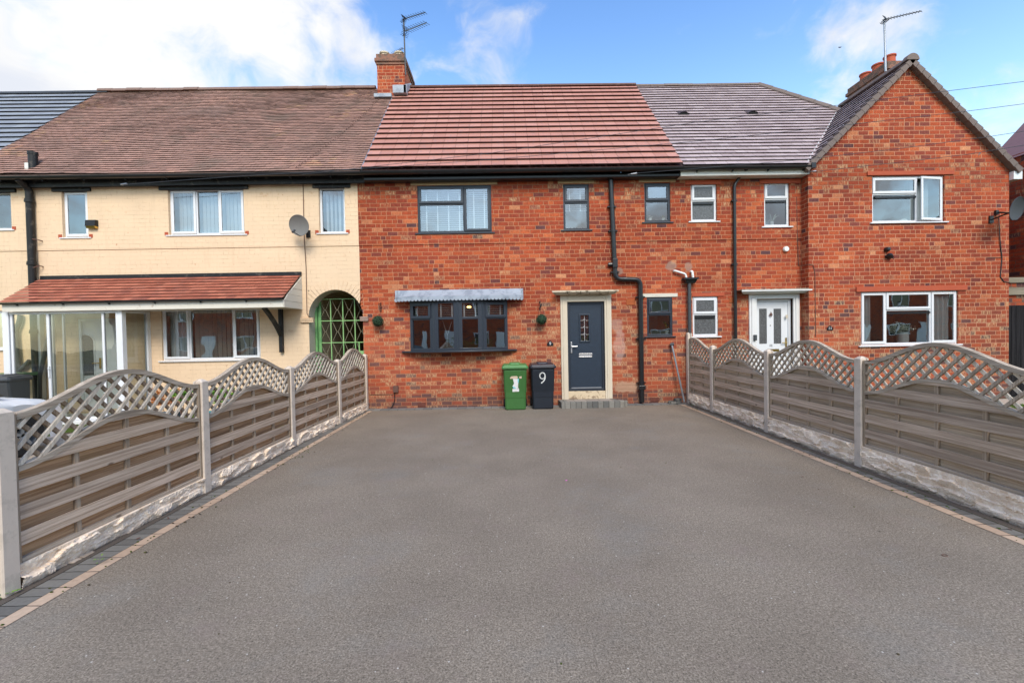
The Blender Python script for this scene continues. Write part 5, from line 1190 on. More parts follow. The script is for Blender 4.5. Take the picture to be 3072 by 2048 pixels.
rgr = ['rock faced gravel board under the short panel of the right fence', 'rock faced gravel board left of the white door, second from the house', 'rock faced gravel board under the panel right of the white door', 'rock faced gravel board under the panel cut by the right edge']
for i in range(4):
    a = Vector(RP[i]); b = Vector(RP[i + 1]); d = (b - a).normalized()
    make_panel(rpan[i], a + d * .048, b - d * .048, .275, *rt[i], side=-1, seed=10 + i)
    make_gravel(rgr[i], a + d * .05 - Vector((.012, 0)), b - d * .05 - Vector((.012, 0)), .274, -1, 10 + i)

# ------------------------------------------------------------------ green gate in the arch
gt = thing('metal_gate', 'green painted metal gate with diamond wire in the arched passage', 'gate', (-4.13, 10.86, 0))
Yg = 10.86; gx0 = -4.77; mb = MB(); ztop = P(1000, 897, Yg).z
for px_ in (993, 1029.5, 1065): 
    x = P(px_, 960, Yg).x; mb.box(x - .011, x + .011, Yg - .014, Yg + .014, .05, ztop)
xr = xc + ar + .0
for z_ in (ztop, P(1030, 961.5, Yg).z, P(1030, 1027, Yg).z, .08): mb.box(gx0 + .1, min(xr, -3.50 if z_ < 2.4 else P(1066, 897, Yg).x), Yg - .010, Yg + .010, z_ - .010, z_ + .010)
x2 = P(1078, 1040, Yg).x; mb.box(x2 - .012, x2 + .012, Yg - .012, Yg + .012, .08, P(1030, 1027, Yg).z)
mb.box(x2, -3.5, Yg - .03, Yg + .01, P(1085, 1062, Yg).z, P(1085, 1052, Yg).z)
mb.build('gate_frame', 'green_light', gt)
mb = MB(); mb.box(gx0 - .01, gx0 + .04, Yg - .05, Yg + .05, 0, ztop - .02); mb.box(gx0 + .08, gx0 + .13, Yg - .02, Yg + .02, 0, ztop + .02); mb.box(gx0 + .04, gx0 + .08, Yg + .02, Yg + .03, 0, ztop); mb.build('gate_stile', 'green_metal', gt)
mb = MB(); hz_ = P(1030, 961.5, Yg).z - P(1030, 1027, Yg).z; xs_ = [P(p_, 960, Yg).x for p_ in (957, 993, 1029.5, 1065)]; xs_.append(xs_[-1] + .30)
z_ = P(1030, 961.5, Yg).z + hz_
for r_ in range(4):
    zt_ = z_ - hz_ * r_; zb_ = zt_ - hz_
    for i in range(4):
        a, b = xs_[i], xs_[i + 1]; m_ = (a + b) / 2
        if a > -3.55: continue
        mb.tube([(a + .02, Yg + .01, min(zt_, ztop)), (m_ - .02, Yg + .01, (zt_ + zb_) / 2 + .01), (m_ + .02, Yg + .01, (zt_ + zb_) / 2 - .01), (b - .01, Yg + .01, zb_)], .0045, 5)
        mb.tube([(b - .02, Yg + .02, min(zt_, ztop)), (m_ + .02, Yg + .02, (zt_ + zb_) / 2 + .01), (m_ - .02, Yg + .02, (zt_ + zb_) / 2 - .01), (a + .01, Yg + .02, zb_)], .0045, 5)
mb.build('diamond_wire', 'wire', gt)

# ------------------------------------------------------------------ wheelie bins
def wheelie(label, x, y, body, lid, sc_=1.0, rz=0, extras=None):
    b = thing('wheelie_bin', label, 'wheelie bin', (x, y, 0), 0)
    T = Matrix.Translation((x, y, 0)) @ Matrix.Rotation(rz, 4, 'Z') @ Matrix.Diagonal((sc_, sc_, sc_, 1))
    def rr(wx, wy, z, c=.035, oy=0):
        return [(-wx + c, -wy + oy, z), (wx - c, -wy + oy, z), (wx, -wy + c + oy, z), (wx, wy - c + oy, z), (wx - c, wy + oy, z), (-wx + c, wy + oy, z), (-wx, wy - c + oy, z), (-wx, -wy + c + oy, z)]
    secs = [rr(.225, .23, .0, .03, .05), rr(.245, .25, .03, .03, .05), rr(.247, .255, .28, .03, .045), rr(.252, .258, .29, .03, .043), rr(.255, .265, .42, .03, .04), rr(.263, .268, .44, .03, .04), rr(.272, .31, .93, .03, .0), rr(.272, .31, .975, .03, .0), rr(.290, .33, .977, .03, 0), rr(.290, .33, 1.0, .03, 0)]
    mb = MB(); v = [p for s_ in secs for p in s_]; f = [(i * 8 + k, i * 8 + (k + 1) % 8, i * 8 + 8 + (k + 1) % 8, i * 8 + 8 + k) for i in range(len(secs) - 1) for k in range(8)]
    mb.add(v, f + [tuple(reversed(range(8))), tuple(range(len(v) - 8, len(v)))], T); mb.build('bin_body', body, b, bevel=.008)
    mb = MB(); L_ = [rr(.305, .345, .985, .03, 0), rr(.308, .348, 1.0, .03, 0), rr(.308, .348, 1.035, .03, 0), rr(.292, .335, 1.045, .03, 0), rr(.285, .325, 1.062, .03, 0), rr(.235, .28, 1.082, .04, .01), rr(.14, .22, 1.085, .04, .03), rr(.12, .2, 1.115, .03, .03)]
    v = [p for s_ in L_ for p in s_]; f = [(i * 8 + k, i * 8 + (k + 1) % 8, i * 8 + 8 + (k + 1) % 8, i * 8 + 8 + k) for i in range(len(L_) - 1) for k in range(8)]
    mb.add(v, f + [tuple(reversed(range(8))), tuple(range(len(v) - 8, len(v)))], T)
    for sx in (-1, 1): mb.box(sx * .255 - .012, sx * .255 + .012, -.30, .30, 1.04, 1.085, T)
    mb.box(-.25, .25, -.36, -.345, 1.005, 1.02, T); mb.build('bin_lid', lid, b, bevel=.006)
    mb = MB(); mb.tube([T @ Vector((-.25, .37, .97)), T @ Vector((.25, .37, .97))], .016, 8); mb.build('bin_handle', body, b)
    for sx in (-1, 1):
        mb = MB(); mb.lathe([(.03, -.025), (.10, -.025), (.105, -.015), (.105, .015), (.10, .025), (.03, .025)], (0, 0, 0), 20, 'x', T @ Matrix.Translation((sx * .262, .26, .105))); mb.build('wheel', 'rubber', b, fix=True)
    return b, T
bg_, T = wheelie('green wheelie bin with a torn sticker on its front, beside the black bin', .185, 10.20, 'bin_green', 'bin_green_lid', .985)
f_ = lambda z: -.268 - (z - .44) / .49 * .042
def decal(poly, yz_off, mat, name, T, par):
    mb = MB(); v = [(x, f_(z) + .04 - yz_off - .0, z) for x, z in poly]; v = [(x, (-.228 - (z - .44) / .49 * .082) - yz_off, z) for x, z in poly]; mb.add(v, [tuple(range(len(v)))], T); return mb.build(name, mat, par)
def S2(px, py): return ((px - 505) / 7.842 / 1288 * 9.94 / .985, 1.08 - (py - 200) / 7.842 / 1288 * 9.94 / .985)
decal([S2(*p) for p in ((455, 525), (590, 525), (575, 640), (570, 740), (590, 755), (520, 762), (455, 745), (440, 700), (478, 640), (455, 540))], .004, 'sticker', 'sticker', T, bg_)
decal([S2(*p) for p in ((385, 495), (420, 465), (545, 462), (570, 490), (555, 520), (385, 525))], .005, 'sticker_tan', 'sticker', T, bg_)
decal([S2(*p) for p in ((600, 480), (655, 465), (660, 520), (605, 520))], .005, 'sticker_tan', 'sticker', T, bg_)
decal([S2(*p) for p in ((565, 525), (592, 525), (580, 635), (562, 600))], .006, 'sticker_blue', 'sticker', T, bg_)
decal([S2(*p) for p in ((442, 700), (515, 740), (510, 762), (458, 756))], .006, 'sticker_blue', 'sticker', T, bg_)
decal([S2(*p) for p in ((437, 768), (592, 766), (592, 835), (438, 840))], .005, 'sticker', 'sticker', T, bg_)
bk_, T = wheelie('black wheelie bin with a painted white number 9, left of the navy door', .835, 10.24, 'bin_black', 'bin_lid', .985)
mb = MB(); pth = [];
for k in range(22):
    a = R(-10 + 360 * k / 20); pth.append((.062 * math.cos(a), .79 + .072 * math.sin(a)))
def stroke(mb, pts, wd, T, off):
    for i in range(len(pts) - 1):
        (x0, z0), (x1, z1) = pts[i], pts[i + 1]; d = Vector((x1 - x0, z1 - z0)).normalized(); n_ = Vector((-d.y, d.x)) * wd / 2; e = d * wd * .25
        q = [(x0 - n_.x - e.x, z0 - n_.y - e.y), (x1 - n_.x + e.x, z1 - n_.y + e.y), (x1 + n_.x + e.x, z1 + n_.y + e.y), (x0 + n_.x - e.x, z0 + n_.y - e.y)]
        mb.add([(x, (-.228 - (z - .44) / .49 * .082) - off, z) for x, z in q], [(0, 1, 2, 3)], T)
stroke(mb, [(x - .015, z + .02) for x, z in pth], .026, T, .004)
stroke(mb, [(.047, .81), (.050, .78), (.042, .735), (.022, .695), (-.010, .66), (-.038, .635)], .026, T, .0045)
mb.build('painted_number', 'paint_white', bk_)
mb = MB()
for a, b in (((-.06, .27), (.0, .245)), ((.0, .26), (.06, .25)), ((.08, .28), (.12, .30))): stroke(mb, [a, b], .004, T @ Matrix.Translation((0, -.0, 0)), .02)
wheelie('dark grey wheelie bin behind the white car, left of the glazed porch', P(8, 1150, 9.2).x - .1, 9.3, 'darkgrey', 'darkgrey', 1.0, .3)
mb = MB(); p = P(12, 1132, 9.9); mb.box(p.x - .4, p.x + .34, 9.75, 10.3, 1.02, 1.09); tag(mb.build('bin_lid', 'bin_green_lid', bevel=.01), 'bright green lid of a bin behind the dark grey bin', 'bin lid')

# ------------------------------------------------------------------ wall fittings that are things of their own
def topiary(label, px, py, r, hx, hy):
    c = P(px, py, YF - .17); rnd = random.Random(int(px)); mb = MB(); mb.ball(c, r * .86, 12)
    t = thing('topiary_ball', label, 'topiary ball', (c.x, c.y, c.z - r), 0, 'artificial topiary balls hanging beside the bow window')
    mb.build('core', 'void', t)
    mb = MB()
    for k in range(1100):
        z = rnd.uniform(-1, 1); a = rnd.uniform(0, 6.283); s_ = math.sqrt(1 - z * z); n_ = Vector((s_ * math.cos(a), s_ * math.sin(a), z)); q = c + n_ * r * rnd.uniform(.86, 1.02)
        tv = n_.orthogonal().normalized(); tv = Matrix.Rotation(rnd.uniform(0, 6.28), 3, n_) @ tv; bt = n_.cross(tv); l = rnd.uniform(.008, .014); tl = n_ * l * rnd.uniform(-.2, .9)
        mb.add([q - tv * l, q + bt * l * .5, q + tv * l + tl, q - bt * l * .5], [(0, 1, 2, 3)], None, rnd.random())
    mb.build('leaves', 'leaf', t)
    h = P(hx, hy, YF - .17); mb = MB()
    for s_ in (-1, 1): mb.tube([h, (c.x + s_ * .09, c.y, c.z + r * .8)], .0022, 4)
    mb.build('hanging_cord', 'darkgrey', t)
    b = thing('hanging_bracket', 'black scroll bracket on the brick wall ' + ('left of the bow window' if px < 1300 else 'right of the bow window'), 'wall bracket', (h.x, YF, h.z), 0, 'scroll brackets that carry the topiary balls')
    mb = MB(); mb.box(h.x - .008, h.x + .008, YF - .012, YF, h.z - .08, h.z + .16)
    mb.tube([(h.x, YF - .01, h.z + .12), (h.x - .03, YF - .06, h.z + .13), (h.x - .02, YF - .12, h.z + .09), (h.x, YF - .17, h.z + .06), (h.x, YF - .17, h.z)], .008, 6, .03)
    mb.tube([(h.x, YF - .01, h.z - .02), (h.x + .03, YF - .06, h.z + .02), (h.x + .02, YF - .12, h.z + .08)], .007, 6, .03); mb.tube([(h.x, YF - .02, h.z - .06), (h.x - .03, YF - .05, h.z - .03), (h.x, YF - .05, h.z + .02)], .006, 6); mb.build('scroll', 'black', b)
topiary('round dark green topiary ball hanging left of the bow window', 1133.5, 963, .137, 1137, 925)
topiary('round dark green topiary ball hanging between the bow window and navy door', 1625, 958, .132, 1622, 920)
def plaque(txt, q, Y, label, mat='plaque'):
    r = RF(*q, Y); c = (r[0] + r[1]) / 2; w_ = (r[1] - r[0]) / 2; h = r[3] - r[2]
    t = thing('house_number_plaque', label, 'number plaque', (c, Y, r[2]))
    mb = MB(); pl = [(c - w_, r[2]), (c + w_, r[2]), (c + w_, r[2] + h * .55), (c + w_ * .62, r[2] + h * .62)] + [(c + w_ * .6 * math.cos(a), r[2] + h * .62 + h * .38 * math.sin(a)) for a in [math.pi * k / 8 for k in range(1, 8)]] + [(c - w_ * .62, r[2] + h * .62), (c - w_, r[2] + h * .55)]
    mb.prism(pl, 'y', Y - .012, Y - .001); mb.build('plate', mat, t, fix=True); text_mesh(txt, h * .78, .002, 'number', 'whitestone', t, (c, Y - .015, r[2] + h * .42), True)
plaque('9', (1641, 1022, 1660, 1037), YF, 'small black plaque with white number 9 beside the navy door')
plaque('11', (2480, 976.5, 2498, 990.7), YG, 'small black plaque with number 11 on the gabled wall')
def sat_dish(label, px, py, Y, r, rz, tilt, mat, wallY, flip=1, arm=True):
    c = P(px, py, Y); t = thing('satellite_dish', label, 'satellite dish', (c.x, c.y, c.z - r))
    T = Matrix.Translation(c) @ Matrix.Rotation(rz, 4, 'Z') @ Matrix.Rotation(tilt, 4, 'X') @ Matrix.Diagonal((1, 1, .86, 1))
    mb = MB(); n_ = 28; prof = [(r * k / 8, .16 * r * (1 - (k / 8) ** 2) * -1) for k in range(0, 9)]
    v = []; f = []
    for k in range(9):
        for j in range(n_):
            a = 2 * math.pi * j / n_; rr_ = max(prof[k][0], .001); v.append((rr_ * math.cos(a), -prof[k][1] - .02, rr_ * math.sin(a)))
    for k in range(8):
        for j in range(n_): f.append((k * n_ + j, (k + 1) * n_ + j, (k + 1) * n_ + (j + 1) % n_, k * n_ + (j + 1) % n_))
    mb.add(v, f, T); ro_ = [(r * math.cos(2 * math.pi * j / 32), -.02, r * math.sin(2 * math.pi * j / 32)) for j in range(33)]; mb.tube([T @ Vector(p) for p in ro_], .006, 5); mb.build('reflector', mat, t, smooth=True)
    mb = MB(); e = T @ Vector((-.04 * r, -r * .85, -r * .55)); mb.tube([T @ Vector((0, .02, -r * .98)), T @ Vector((0, -r * .25, -r * 1.0)), e], .010, 6); mb.build('arm', 'black', t)
    mb = MB(); d = (T @ Vector((0, 0, 0)) - e).normalized(); mb.tube([e - d * .02, e + d * .07], .026, 10); mb.build('receiver', 'darkgrey', t)
    mb = MB(); bk = T @ Vector((0, .08, -.1)); mb.tube([T @ Vector((0, .06, 0)), bk, (bk.x + .0 * flip, wallY - .03, bk.z - .06)], .018, 8); mb.box(bk.x - .05, bk.x + .05, wallY - .03, wallY, bk.z - .14, bk.z + .03); mb.build('wall_mount', 'black', t)
    return t
d1 = sat_dish('grey satellite dish on the cream painted wall', 898.5, 676, 10.10, .275, R(-18), R(16), 'dish', YF - .018)
mb = MB(); x_ = P(912, 700, YF).x; mb.tube([P(909, 545, YF - .03), P(911, 640, YF - .03), P(913, 720, YF - .03), P(918, 800, YF - .012), P(921, 940, YF - .012), P(926, 950, YF - .012), P(944, 955, YF + .1)], .009, 6); tag(mb.build('dish_cable', 'rust'), 'brown cable running down the cream wall from dish to arch', 'cable')
d2_ = sat_dish('dark satellite dish at the right edge of the gabled house', 3048, 626, 9.75, .30, R(20), R(14), 'dish_dark', YG)
mb = MB(); mb.tube([P(2990, 637, YG - .01), P(3040, 640, 9.9)], .02, 8); mb.box(P(2982, 637, YG).x, P(2990, 637, YG).x, YG - .05, YG, P(2985, 645, YG).z, P(2985, 632, YG).z); mb.build('side_arm', 'black', d2_)
mb = MB(); mb.tube([P(2996, 650, YG - .03), P(3000, 720, YG - .02), P(3006, 775, YG - .01), P(3001, 830, YG - .01), P(3012, 845, YG - .01), P(3028, 847, YG - .01)], .010, 6); mb.tube([P(2962, 774, YG - .01), P(3004, 773, YG - .01)], .005, 5); tag(mb.build('dish_cable', 'black'), 'black cable hanging from the dish at the right edge', 'cable')
# lights
r = RF(267.5, 662, 298, 687, YF); t = thing('security_light', 'small dark security light box on the cream wall', 'security light', (r[0], YF, r[2])); mb = MB(); mb.prism([(YF - .018, r[3]), (YF - .10, r[3] - .01), (YF - .12, r[2] + .05), (YF - .018, r[2] + .05)], 'x', r[0], r[1]); mb.build('housing', 'black_old', t, fix=True)
mb = MB(); mb.prism([(YF - .018, r[2] + .05), (YF - .115, r[2] + .05), (YF - .09, r[2]), (YF - .018, r[2])], 'x', r[0] + .01, r[1] - .01); mb.build('lens', 'brass', t, fix=True)
t = thing('security_light', 'black twin head security light on the gabled wall', 'security light', tuple(P(2664, 769, YG))); c = P(2658, 749, YG); mb = MB(); mb.lathe([(.055, -.0), (.058, .05), (.04, .09), (.0, .10)], (c.x, YG, c.z), 14, 'y'); mb.build('sensor', 'black', t, smooth=True)
c = P(2669, 769, YG - .06); mb = MB(); T = Matrix.Translation(c) @ Matrix.Rotation(R(25), 4, 'Y') @ Matrix.Rotation(R(-25), 4, 'X')
mb.lathe([(.02, .06), (.06, .05), (.075, -.02), (.0, -.03)], (0, 0, 0), 12, 'z', T); mb.box(-.10, .10, -.02, .0, -.03, -.02, T); mb.tube([c, (c.x - .06, YG, c.z + .02)], .02, 8); mb.build('lamp_head', 'black', t)
# aerials
def yagi(mb, a, b, n_, el, refl=True):
    a = Vector(a); b = Vector(b); d = (b - a).normalized(); side = d.cross(Vector((0, 0, 1))).normalized(); upv = side.cross(d).normalized()
    mb.tube([a, b], .011, 6)
    for k in range(n_):
        c = a + (b - a) * ((k + 1.6) / (n_ + .8)); l = el * (1 - .25 * k / n_); mb.tube([c - side * l, c + side * l], .006, 5)
        mb.tube([c - side * l * .0 - upv * .0, c + upv * l * .28], .005, 5)
    if refl:
        c = a + d * .10
        for s_ in (-1, 1):
            e = c - d * .10 + upv * s_ * el * .95
            for k in range(4): q = c + (e - c) * (k + .6) / 4; mb.tube([q - side * el * .8, q + side * el * .8], .006, 5)
            mb.tube([c - side * .03, e - side * .03], .008, 5); mb.tube([c + side * .03, e + side * .03], .008, 5)
mx = P(1214, 150, 13.1); t = thing('tv_aerial', 'double television aerial on a pole above the brick chimney of the main house', 'tv aerial', (mx.x, 13.05, 9.6))
mb = MB(); top = P(1211, 58, 13.05); bt = P(1216, 190, 13.05); mb.tube([(bt.x, 13.05, bt.z - .35), top], .022, 8); mb.build('mast', 'darkgrey', t)
mb = MB(); yagi(mb, P(1208, 59, 13.05), P(1276, 38, 12.4), 9, .11); mb.build('upper_aerial', 'black', t)
mb = MB(); yagi(mb, P(1213, 95, 13.05), P(1280, 69, 12.2), 9, .15); mb.build('lower_aerial', 'black', t)
mb = MB(); yagi(mb, P(1174, 166, 13.9), P(1209, 145, 13.3), 7, .09, False); mb.tube([P(1174, 166, 13.9), P(1176, 172, 13.9)], .012, 6); tag(mb.build('tv_aerial', 'darkgrey'), 'small low television aerial behind the chimney pots of the main house', 'tv aerial')
t = thing('tv_aerial', 'single television aerial on a tall mast above the gabled roof', 'tv aerial', tuple(P(2655, 190, 12.2))); mb = MB(); top = P(2653, 58, 12.2); bt = P(2657, 215, 12.2); mb.tube([(bt.x, 12.2, bt.z), top], .026, 8); mb.build('mast', 'galv', t)
mb = MB(); yagi(mb, P(2647, 61, 12.2), P(2764, 34, 11.4), 12, .10); mb.tube([P(2654, 70, 12.2), P(2668, 58, 12.1)], .012, 6); mb.build('aerial', 'darkgrey', t)
# overhead cables
def cable(label, pts, r_=.008):
    v = [P(a, b, Y) for a, b, Y in pts]; q = []
    for i in range(len(v) - 1):
        for k in range(6): q.append(v[i].lerp(v[i + 1], k / 6))
    q.append(v[-1]); mb = MB(); mb.tube(q, r_, 5); tag(mb.build('overhead_cable', 'darkgrey'), label, 'overhead cable', 'overhead telephone cables')
cable('highest overhead cable, crossing the sky right of the gable', [(905, 524, 10.0), (1476, 459, 9.9), (2100, 365.5, 9.7), (2508, 317, 9.5), (2838, 274, 9.3), (3072, 245, 9.1), (3600, 190, 8.6)], .0055)
cable('second overhead cable down, from the cream eaves past the gable', [(367, 554, 10.02), (700, 530, 10.0), (1080, 507, 9.95), (1476, 479, 9.9), (2135, 419.6, 9.7), (2447, 386, 9.55), (2909, 333, 9.3), (3072, 312, 9.1), (3600, 250, 8.6)], .0055)
cable('overhead cable from the eaves above the small dark window to the right edge', [(1908, 520, 10.0), (2100, 505, 9.95), (2399, 480, 9.8), (2700, 446, 9.6), (2963, 411, 9.4), (3072, 394, 9.3), (3600, 330, 8.8)], .0055)
cable('lowest overhead cable, from the corner of the gabled wall', [(2447, 515, 10.15), (2700, 487, 9.95), (2900, 464, 9.7), (3072, 436, 9.5), (3600, 380, 9.0)], .006)
for a, b, Y, lab in ((1903, 522, 10.02, 'cable clamp under the eaves above the small dark window'), (2440, 515, 10.17, 'cable clamp on the corner of the gabled wall'), (373, 553, 10.05, 'cable clamp under the eaves of the cream house')):
    p = P(a, b, Y); mb = MB(); mb.tube([(p.x - .08, p.y, p.z), (p.x + .06, p.y, p.z + .01)], [.010, .022], 8); mb.tube([(p.x - .08, p.y, p.z), (p.x - .12, p.y + .1, p.z + .02)], .012, 6); tag(mb.build('cable_clamp', 'galv'), lab, 'cable clamp', 'clamps that hold the overhead cables')
q = []
for k in range(13):
    t_ = k / 12; x = -4.84 + (-3.62 + 4.84) * t_; s_ = .05 + (SL - .55) * t_; pp = Vector((0, EY, EZ)) + SVn * s_; q.append((x + .15 * math.sin(t_ * 3.1), pp.y - .02, pp.z + .045))
mb = MB(); mb.tube(q, .005, 5); tag(mb.build('aerial_cable', 'rust'), 'thin grey cable lying across the old brown roof up to the chimney', 'cable')
# leaning pipe and slabs
t = thing('leaning_pipe', 'grey plastic pipe with a knuckle leaning against the tall fence post', 'pipe', (4.25, 10.35, 0)); a = P(2016, 1036, 10.42); b = P(2053, 1205, 10.25)
mb = MB(); mb.tube([a, b], .022, 10); mb.build('pipe', 'galv', t, smooth=True); mb = MB(); mb.tube([(a.x - .03, 10.45, a.z + .02), (a.x + .05, 10.42, a.z + .03)], .042, 12); mb.build('pipe_joint', 'darkgrey', t, smooth=True)
for k, (x, y, z, s_, r_) in enumerate(((4.10, 10.42, .0, 1.1, .1), (4.02, 10.36, .0, .9, -.2), (4.17, 10.43, .06, .7, .3))):
    mb = MB(); T = Matrix.Translation((x, y, z + .018)) @ Matrix.Rotation(r_, 4, 'Z'); mb.box(-.12 * s_, .12 * s_, -.07 * s_, .07 * s_, 0, .055, T)
    tag(mb.build('loose_paver', 'step', bevel=.006), ['loose grey paver at the foot of the wall by the leaning pipe', 'flat loose grey paver in front of the others near the leaning pipe', 'small loose paver stacked on top beside the leaning pipe'][k], 'paver', 'loose pavers by the leaning pipe')

# ------------------------------------------------------------------ things on the window sills
def leafball(mb, c, r, n_, rnd, l0=.02, l1=.04, sq=1.0):
    for k in range(n_):
        v = Vector((rnd.gauss(0, 1), rnd.gauss(0, 1), rnd.gauss(0, 1))).normalized() * r * rnd.uniform(.35, 1); v.z *= sq; q = Vector(c) + v
        n2 = Vector((rnd.uniform(-1, 1), rnd.uniform(-1, 1), rnd.uniform(-.2, 1))).normalized(); tv = n2.orthogonal().normalized(); tv = Matrix.Rotation(rnd.uniform(0, 6.28), 3, n2) @ tv; bt = n2.cross(tv); l = rnd.uniform(l0, l1)
        mb.add([q - tv * l, q + bt * l * .45 + n2 * l * .15, q + tv * l, q - bt * l * .45 + n2 * l * .15], [(0, 1, 2, 3)], None, rnd.random())
rn = random.Random(3)
z9 = W9[2] + .03; vx = P(2710, 1000, YG + .22).x; t = thing('flower_vase', 'pale ribbed vase of white flowers on the ground floor sill of the gabled house', 'vase', (vx, YG + .22, z9))
mb = MB(); mb.lathe([(.0, 0), (.11, 0), (.12, .1), (.11, .27), (.09, .28), (.0, .26)], (vx, YG + .24, z9), 18); mb.build('vase', 'ceramic', t, smooth=True)
mb = MB(); leafball(mb, (vx - .12, YG + .24, z9 + .38), .16, 160, rn, .02, .045); leafball(mb, (vx + .1, YG + .24, z9 + .36), .17, 120, rn, .015, .04, .6); mb.build('flowers', 'leaf_pale', t)
z6 = W6[2] + .03; vx = P(2315, 660, YF + .2).x; t = thing('flower_vase', 'white mug of feathery stems on the upstairs sill beside the flue', 'vase', (vx, YF + .2, z6)); mb = MB(); mb.lathe([(.0, 0), (.04, 0), (.042, .14), (.0, .14)], (vx, YF + .2, z6), 14); mb.build('vase', 'paint_white', t, smooth=True)
mb = MB()
for dx_, h in ((-.05, .34), (.12, .33), (.17, .28), (-.10, .12)): mb.tube([(vx, YF + .2, z6 + .12), (vx + dx_ * .6, YF + .2, z6 + .12 + h * .5), (vx + dx_, YF + .2, z6 + h)], [.006, .016, .004], 6)
mb.build('stems', 'leaf_pale', t)
z3 = W3[2] + .03; 
for px_, lab, m1, m2 in ((1990, 'pale pot with yellow flowers on the sill of the small dark upstairs window', 'ceramic', 'leaf_hedge'), (1950, 'white ornament on the sill of the small dark upstairs window', 'paint_white', 'leaf_pale')):
    x_ = P(px_, 660, YF + .2).x; t = thing('window_ornament', lab, 'ornament', (x_, YF + .2, z3)); mb = MB(); mb.lathe([(0, 0), (.035, 0), (.045, .09), (.04, .12), (0, .12)], (x_, YF + .2, z3), 12); mb.build('pot', m1, t, smooth=True); mb = MB(); leafball(mb, (x_, YF + .2, z3 + .15), .06, 50, rn, .01, .025); mb.build('flowers', m2, t)
z4 = W4[2] + .03; t = thing('potted_plant', 'green plant in a white pot behind the small dark ground floor window', 'potted plant', (3.6, YF + .2, z4)); x_ = P(2001, 990, YF + .2).x; mb = MB(); mb.lathe([(0, 0), (.045, 0), (.055, .11), (.05, .11), (0, .1)], (x_, YF + .2, z4), 14); mb.build('pot', 'paint_white', t, smooth=True)
mb = MB()
for k in range(14):
    a = rn.uniform(0, 6.28); h = rn.uniform(.12, .26); o = rn.uniform(.04, .11); mb.tube([(x_, YF + .2, z4 + .1), (x_ + o * .6 * math.cos(a), YF + .2 + o * .4 * math.sin(a), z4 + .1 + h * .7), (x_ + o * math.cos(a), YF + .2 + o * .5 * math.sin(a), z4 + .1 + h)], [.006, .010, .002], 5)
mb.build('leaves', 'leaf_green', t)
x_ = P(2752, 655, YG + .2).x - .02; z8 = W8[2] + .03; mb = MB(); mb.ball((P(2710, 650, YG + .2).x, YG + .2, z8 + .05), .055, 10, sq=(1.7, 1, .9)); tag(mb.build('ornament', 'ceramic'), 'pale round ornament on the upstairs sill of the gable', 'ornament')

# ------------------------------------------------------------------ gardens
def tuft_field(name, x0, x1, y0, y1, n_, mat, h, seed, z=0):
    rnd = random.Random(seed); mb = MB()
    for k in range(n_):
        x, y = rnd.uniform(x0, x1), rnd.uniform(y0, y1)
        if noise.noise(Vector((x * 1.5, y * 1.5, seed))) < -.15: continue
        a = rnd.uniform(0, 6.28); w_ = rnd.uniform(.006, .014); hh = h * rnd.uniform(.4, 1); lx, ly = rnd.uniform(-.5, .5) * hh, rnd.uniform(-.5, .5) * hh
        mb.add([(x - w_ * math.cos(a), y - w_ * math.sin(a), z), (x + w_ * math.cos(a), y + w_ * math.sin(a), z), (x + lx, y + ly, z + hh)], [(0, 1, 2)], None, rnd.random())
    o = mb.build(name, mat); o['kind'] = 'stuff'; return o
tuft_field('grass', -6.3, -3.75, 3.2, 10.2, 9000, 'leaf_green', .10, 1, -.03)
tuft_field('grass', 4.8, 12.5, 4.0, 9.4, 14000, 'leaf_green', .09, 2, -.03)
def bush(name, label, c, r, n_, mat, seed, l0=.025, l1=.05, stem=True, cat='bush', sq=.8):
    rnd = random.Random(seed); t = thing(name, label, cat, (c[0], c[1], 0)); mb = MB()
    for k in range(9):
        o = Vector((rnd.uniform(-1, 1), rnd.uniform(-1, 1), rnd.uniform(-.7, .8))) * r * .6; leafball(mb, Vector(c) + o, r * .5, n_ // 9, rnd, l0, l1, sq)
    mb.build('foliage', mat, t); mb = MB()
    for k in range(5): mb.tube([(c[0] + rnd.uniform(-.05, .05), c[1], 0), (c[0] + rnd.uniform(-r, r) * .6, c[1] + rnd.uniform(-r, r) * .4, c[2])], [.010, .004], 5)
    mb.build('stem', 'rust', t); return t
c = P(503, 1192, 8.9); bush('orange_shrub', 'orange leaved shrub seen through the nearest left trellis', (c.x, 8.9, c.z), .27, 1500, 'leaf_orange', 4, .012, .026)
c = P(548, 1190, 8.3); bush('green_shrub', 'bright green leafy shrub beside the second post of the left fence', (c.x, 8.3, c.z), .20, 260, 'leaf_green', 5, .03, .06)
c = P(668, 1190, 8.9); bush('green_shrub', 'light green plant behind the second left panel trellis', (c.x, 8.9, c.z), .26, 320, 'leaf_green', 6, .03, .06)
def planter(label, c, w_, d, h, mat):
    t = MB(); x, y = c[:2]; v = [(x - w_ * .8, y - d * .8, 0), (x + w_ * .8, y - d * .8, 0), (x + w_ * .8, y + d * .8, 0), (x - w_ * .8, y + d * .8, 0), (x - w_, y - d, h), (x + w_, y - d, h), (x + w_, y + d, h), (x - w_, y + d, h)]
    t.add(v, [(0, 3, 2, 1), (0, 1, 5, 4), (1, 2, 6, 5), (2, 3, 7, 6), (3, 0, 4, 7)]); t.box(x - w_ - .02, x + w_ + .02, y - d - .02, y - d + .01, h - .04, h + .01); t.box(x - w_ + .01, x + w_ - .01, y - d + .012, y + d, h - .06, h - .03)
    return tag(t.build('planter', mat, bevel=.006), label, 'planter')
c = P(492, 1232, 8.5); planter('slate blue trough planter below the orange shrub', (c.x, 8.5), .24, .13, .36, 'pot_blue')
c = P(628, 1232, 8.5); planter('small teal glazed pot behind the second left panel', (c.x, 8.5), .12, .12, .36, 'teal')
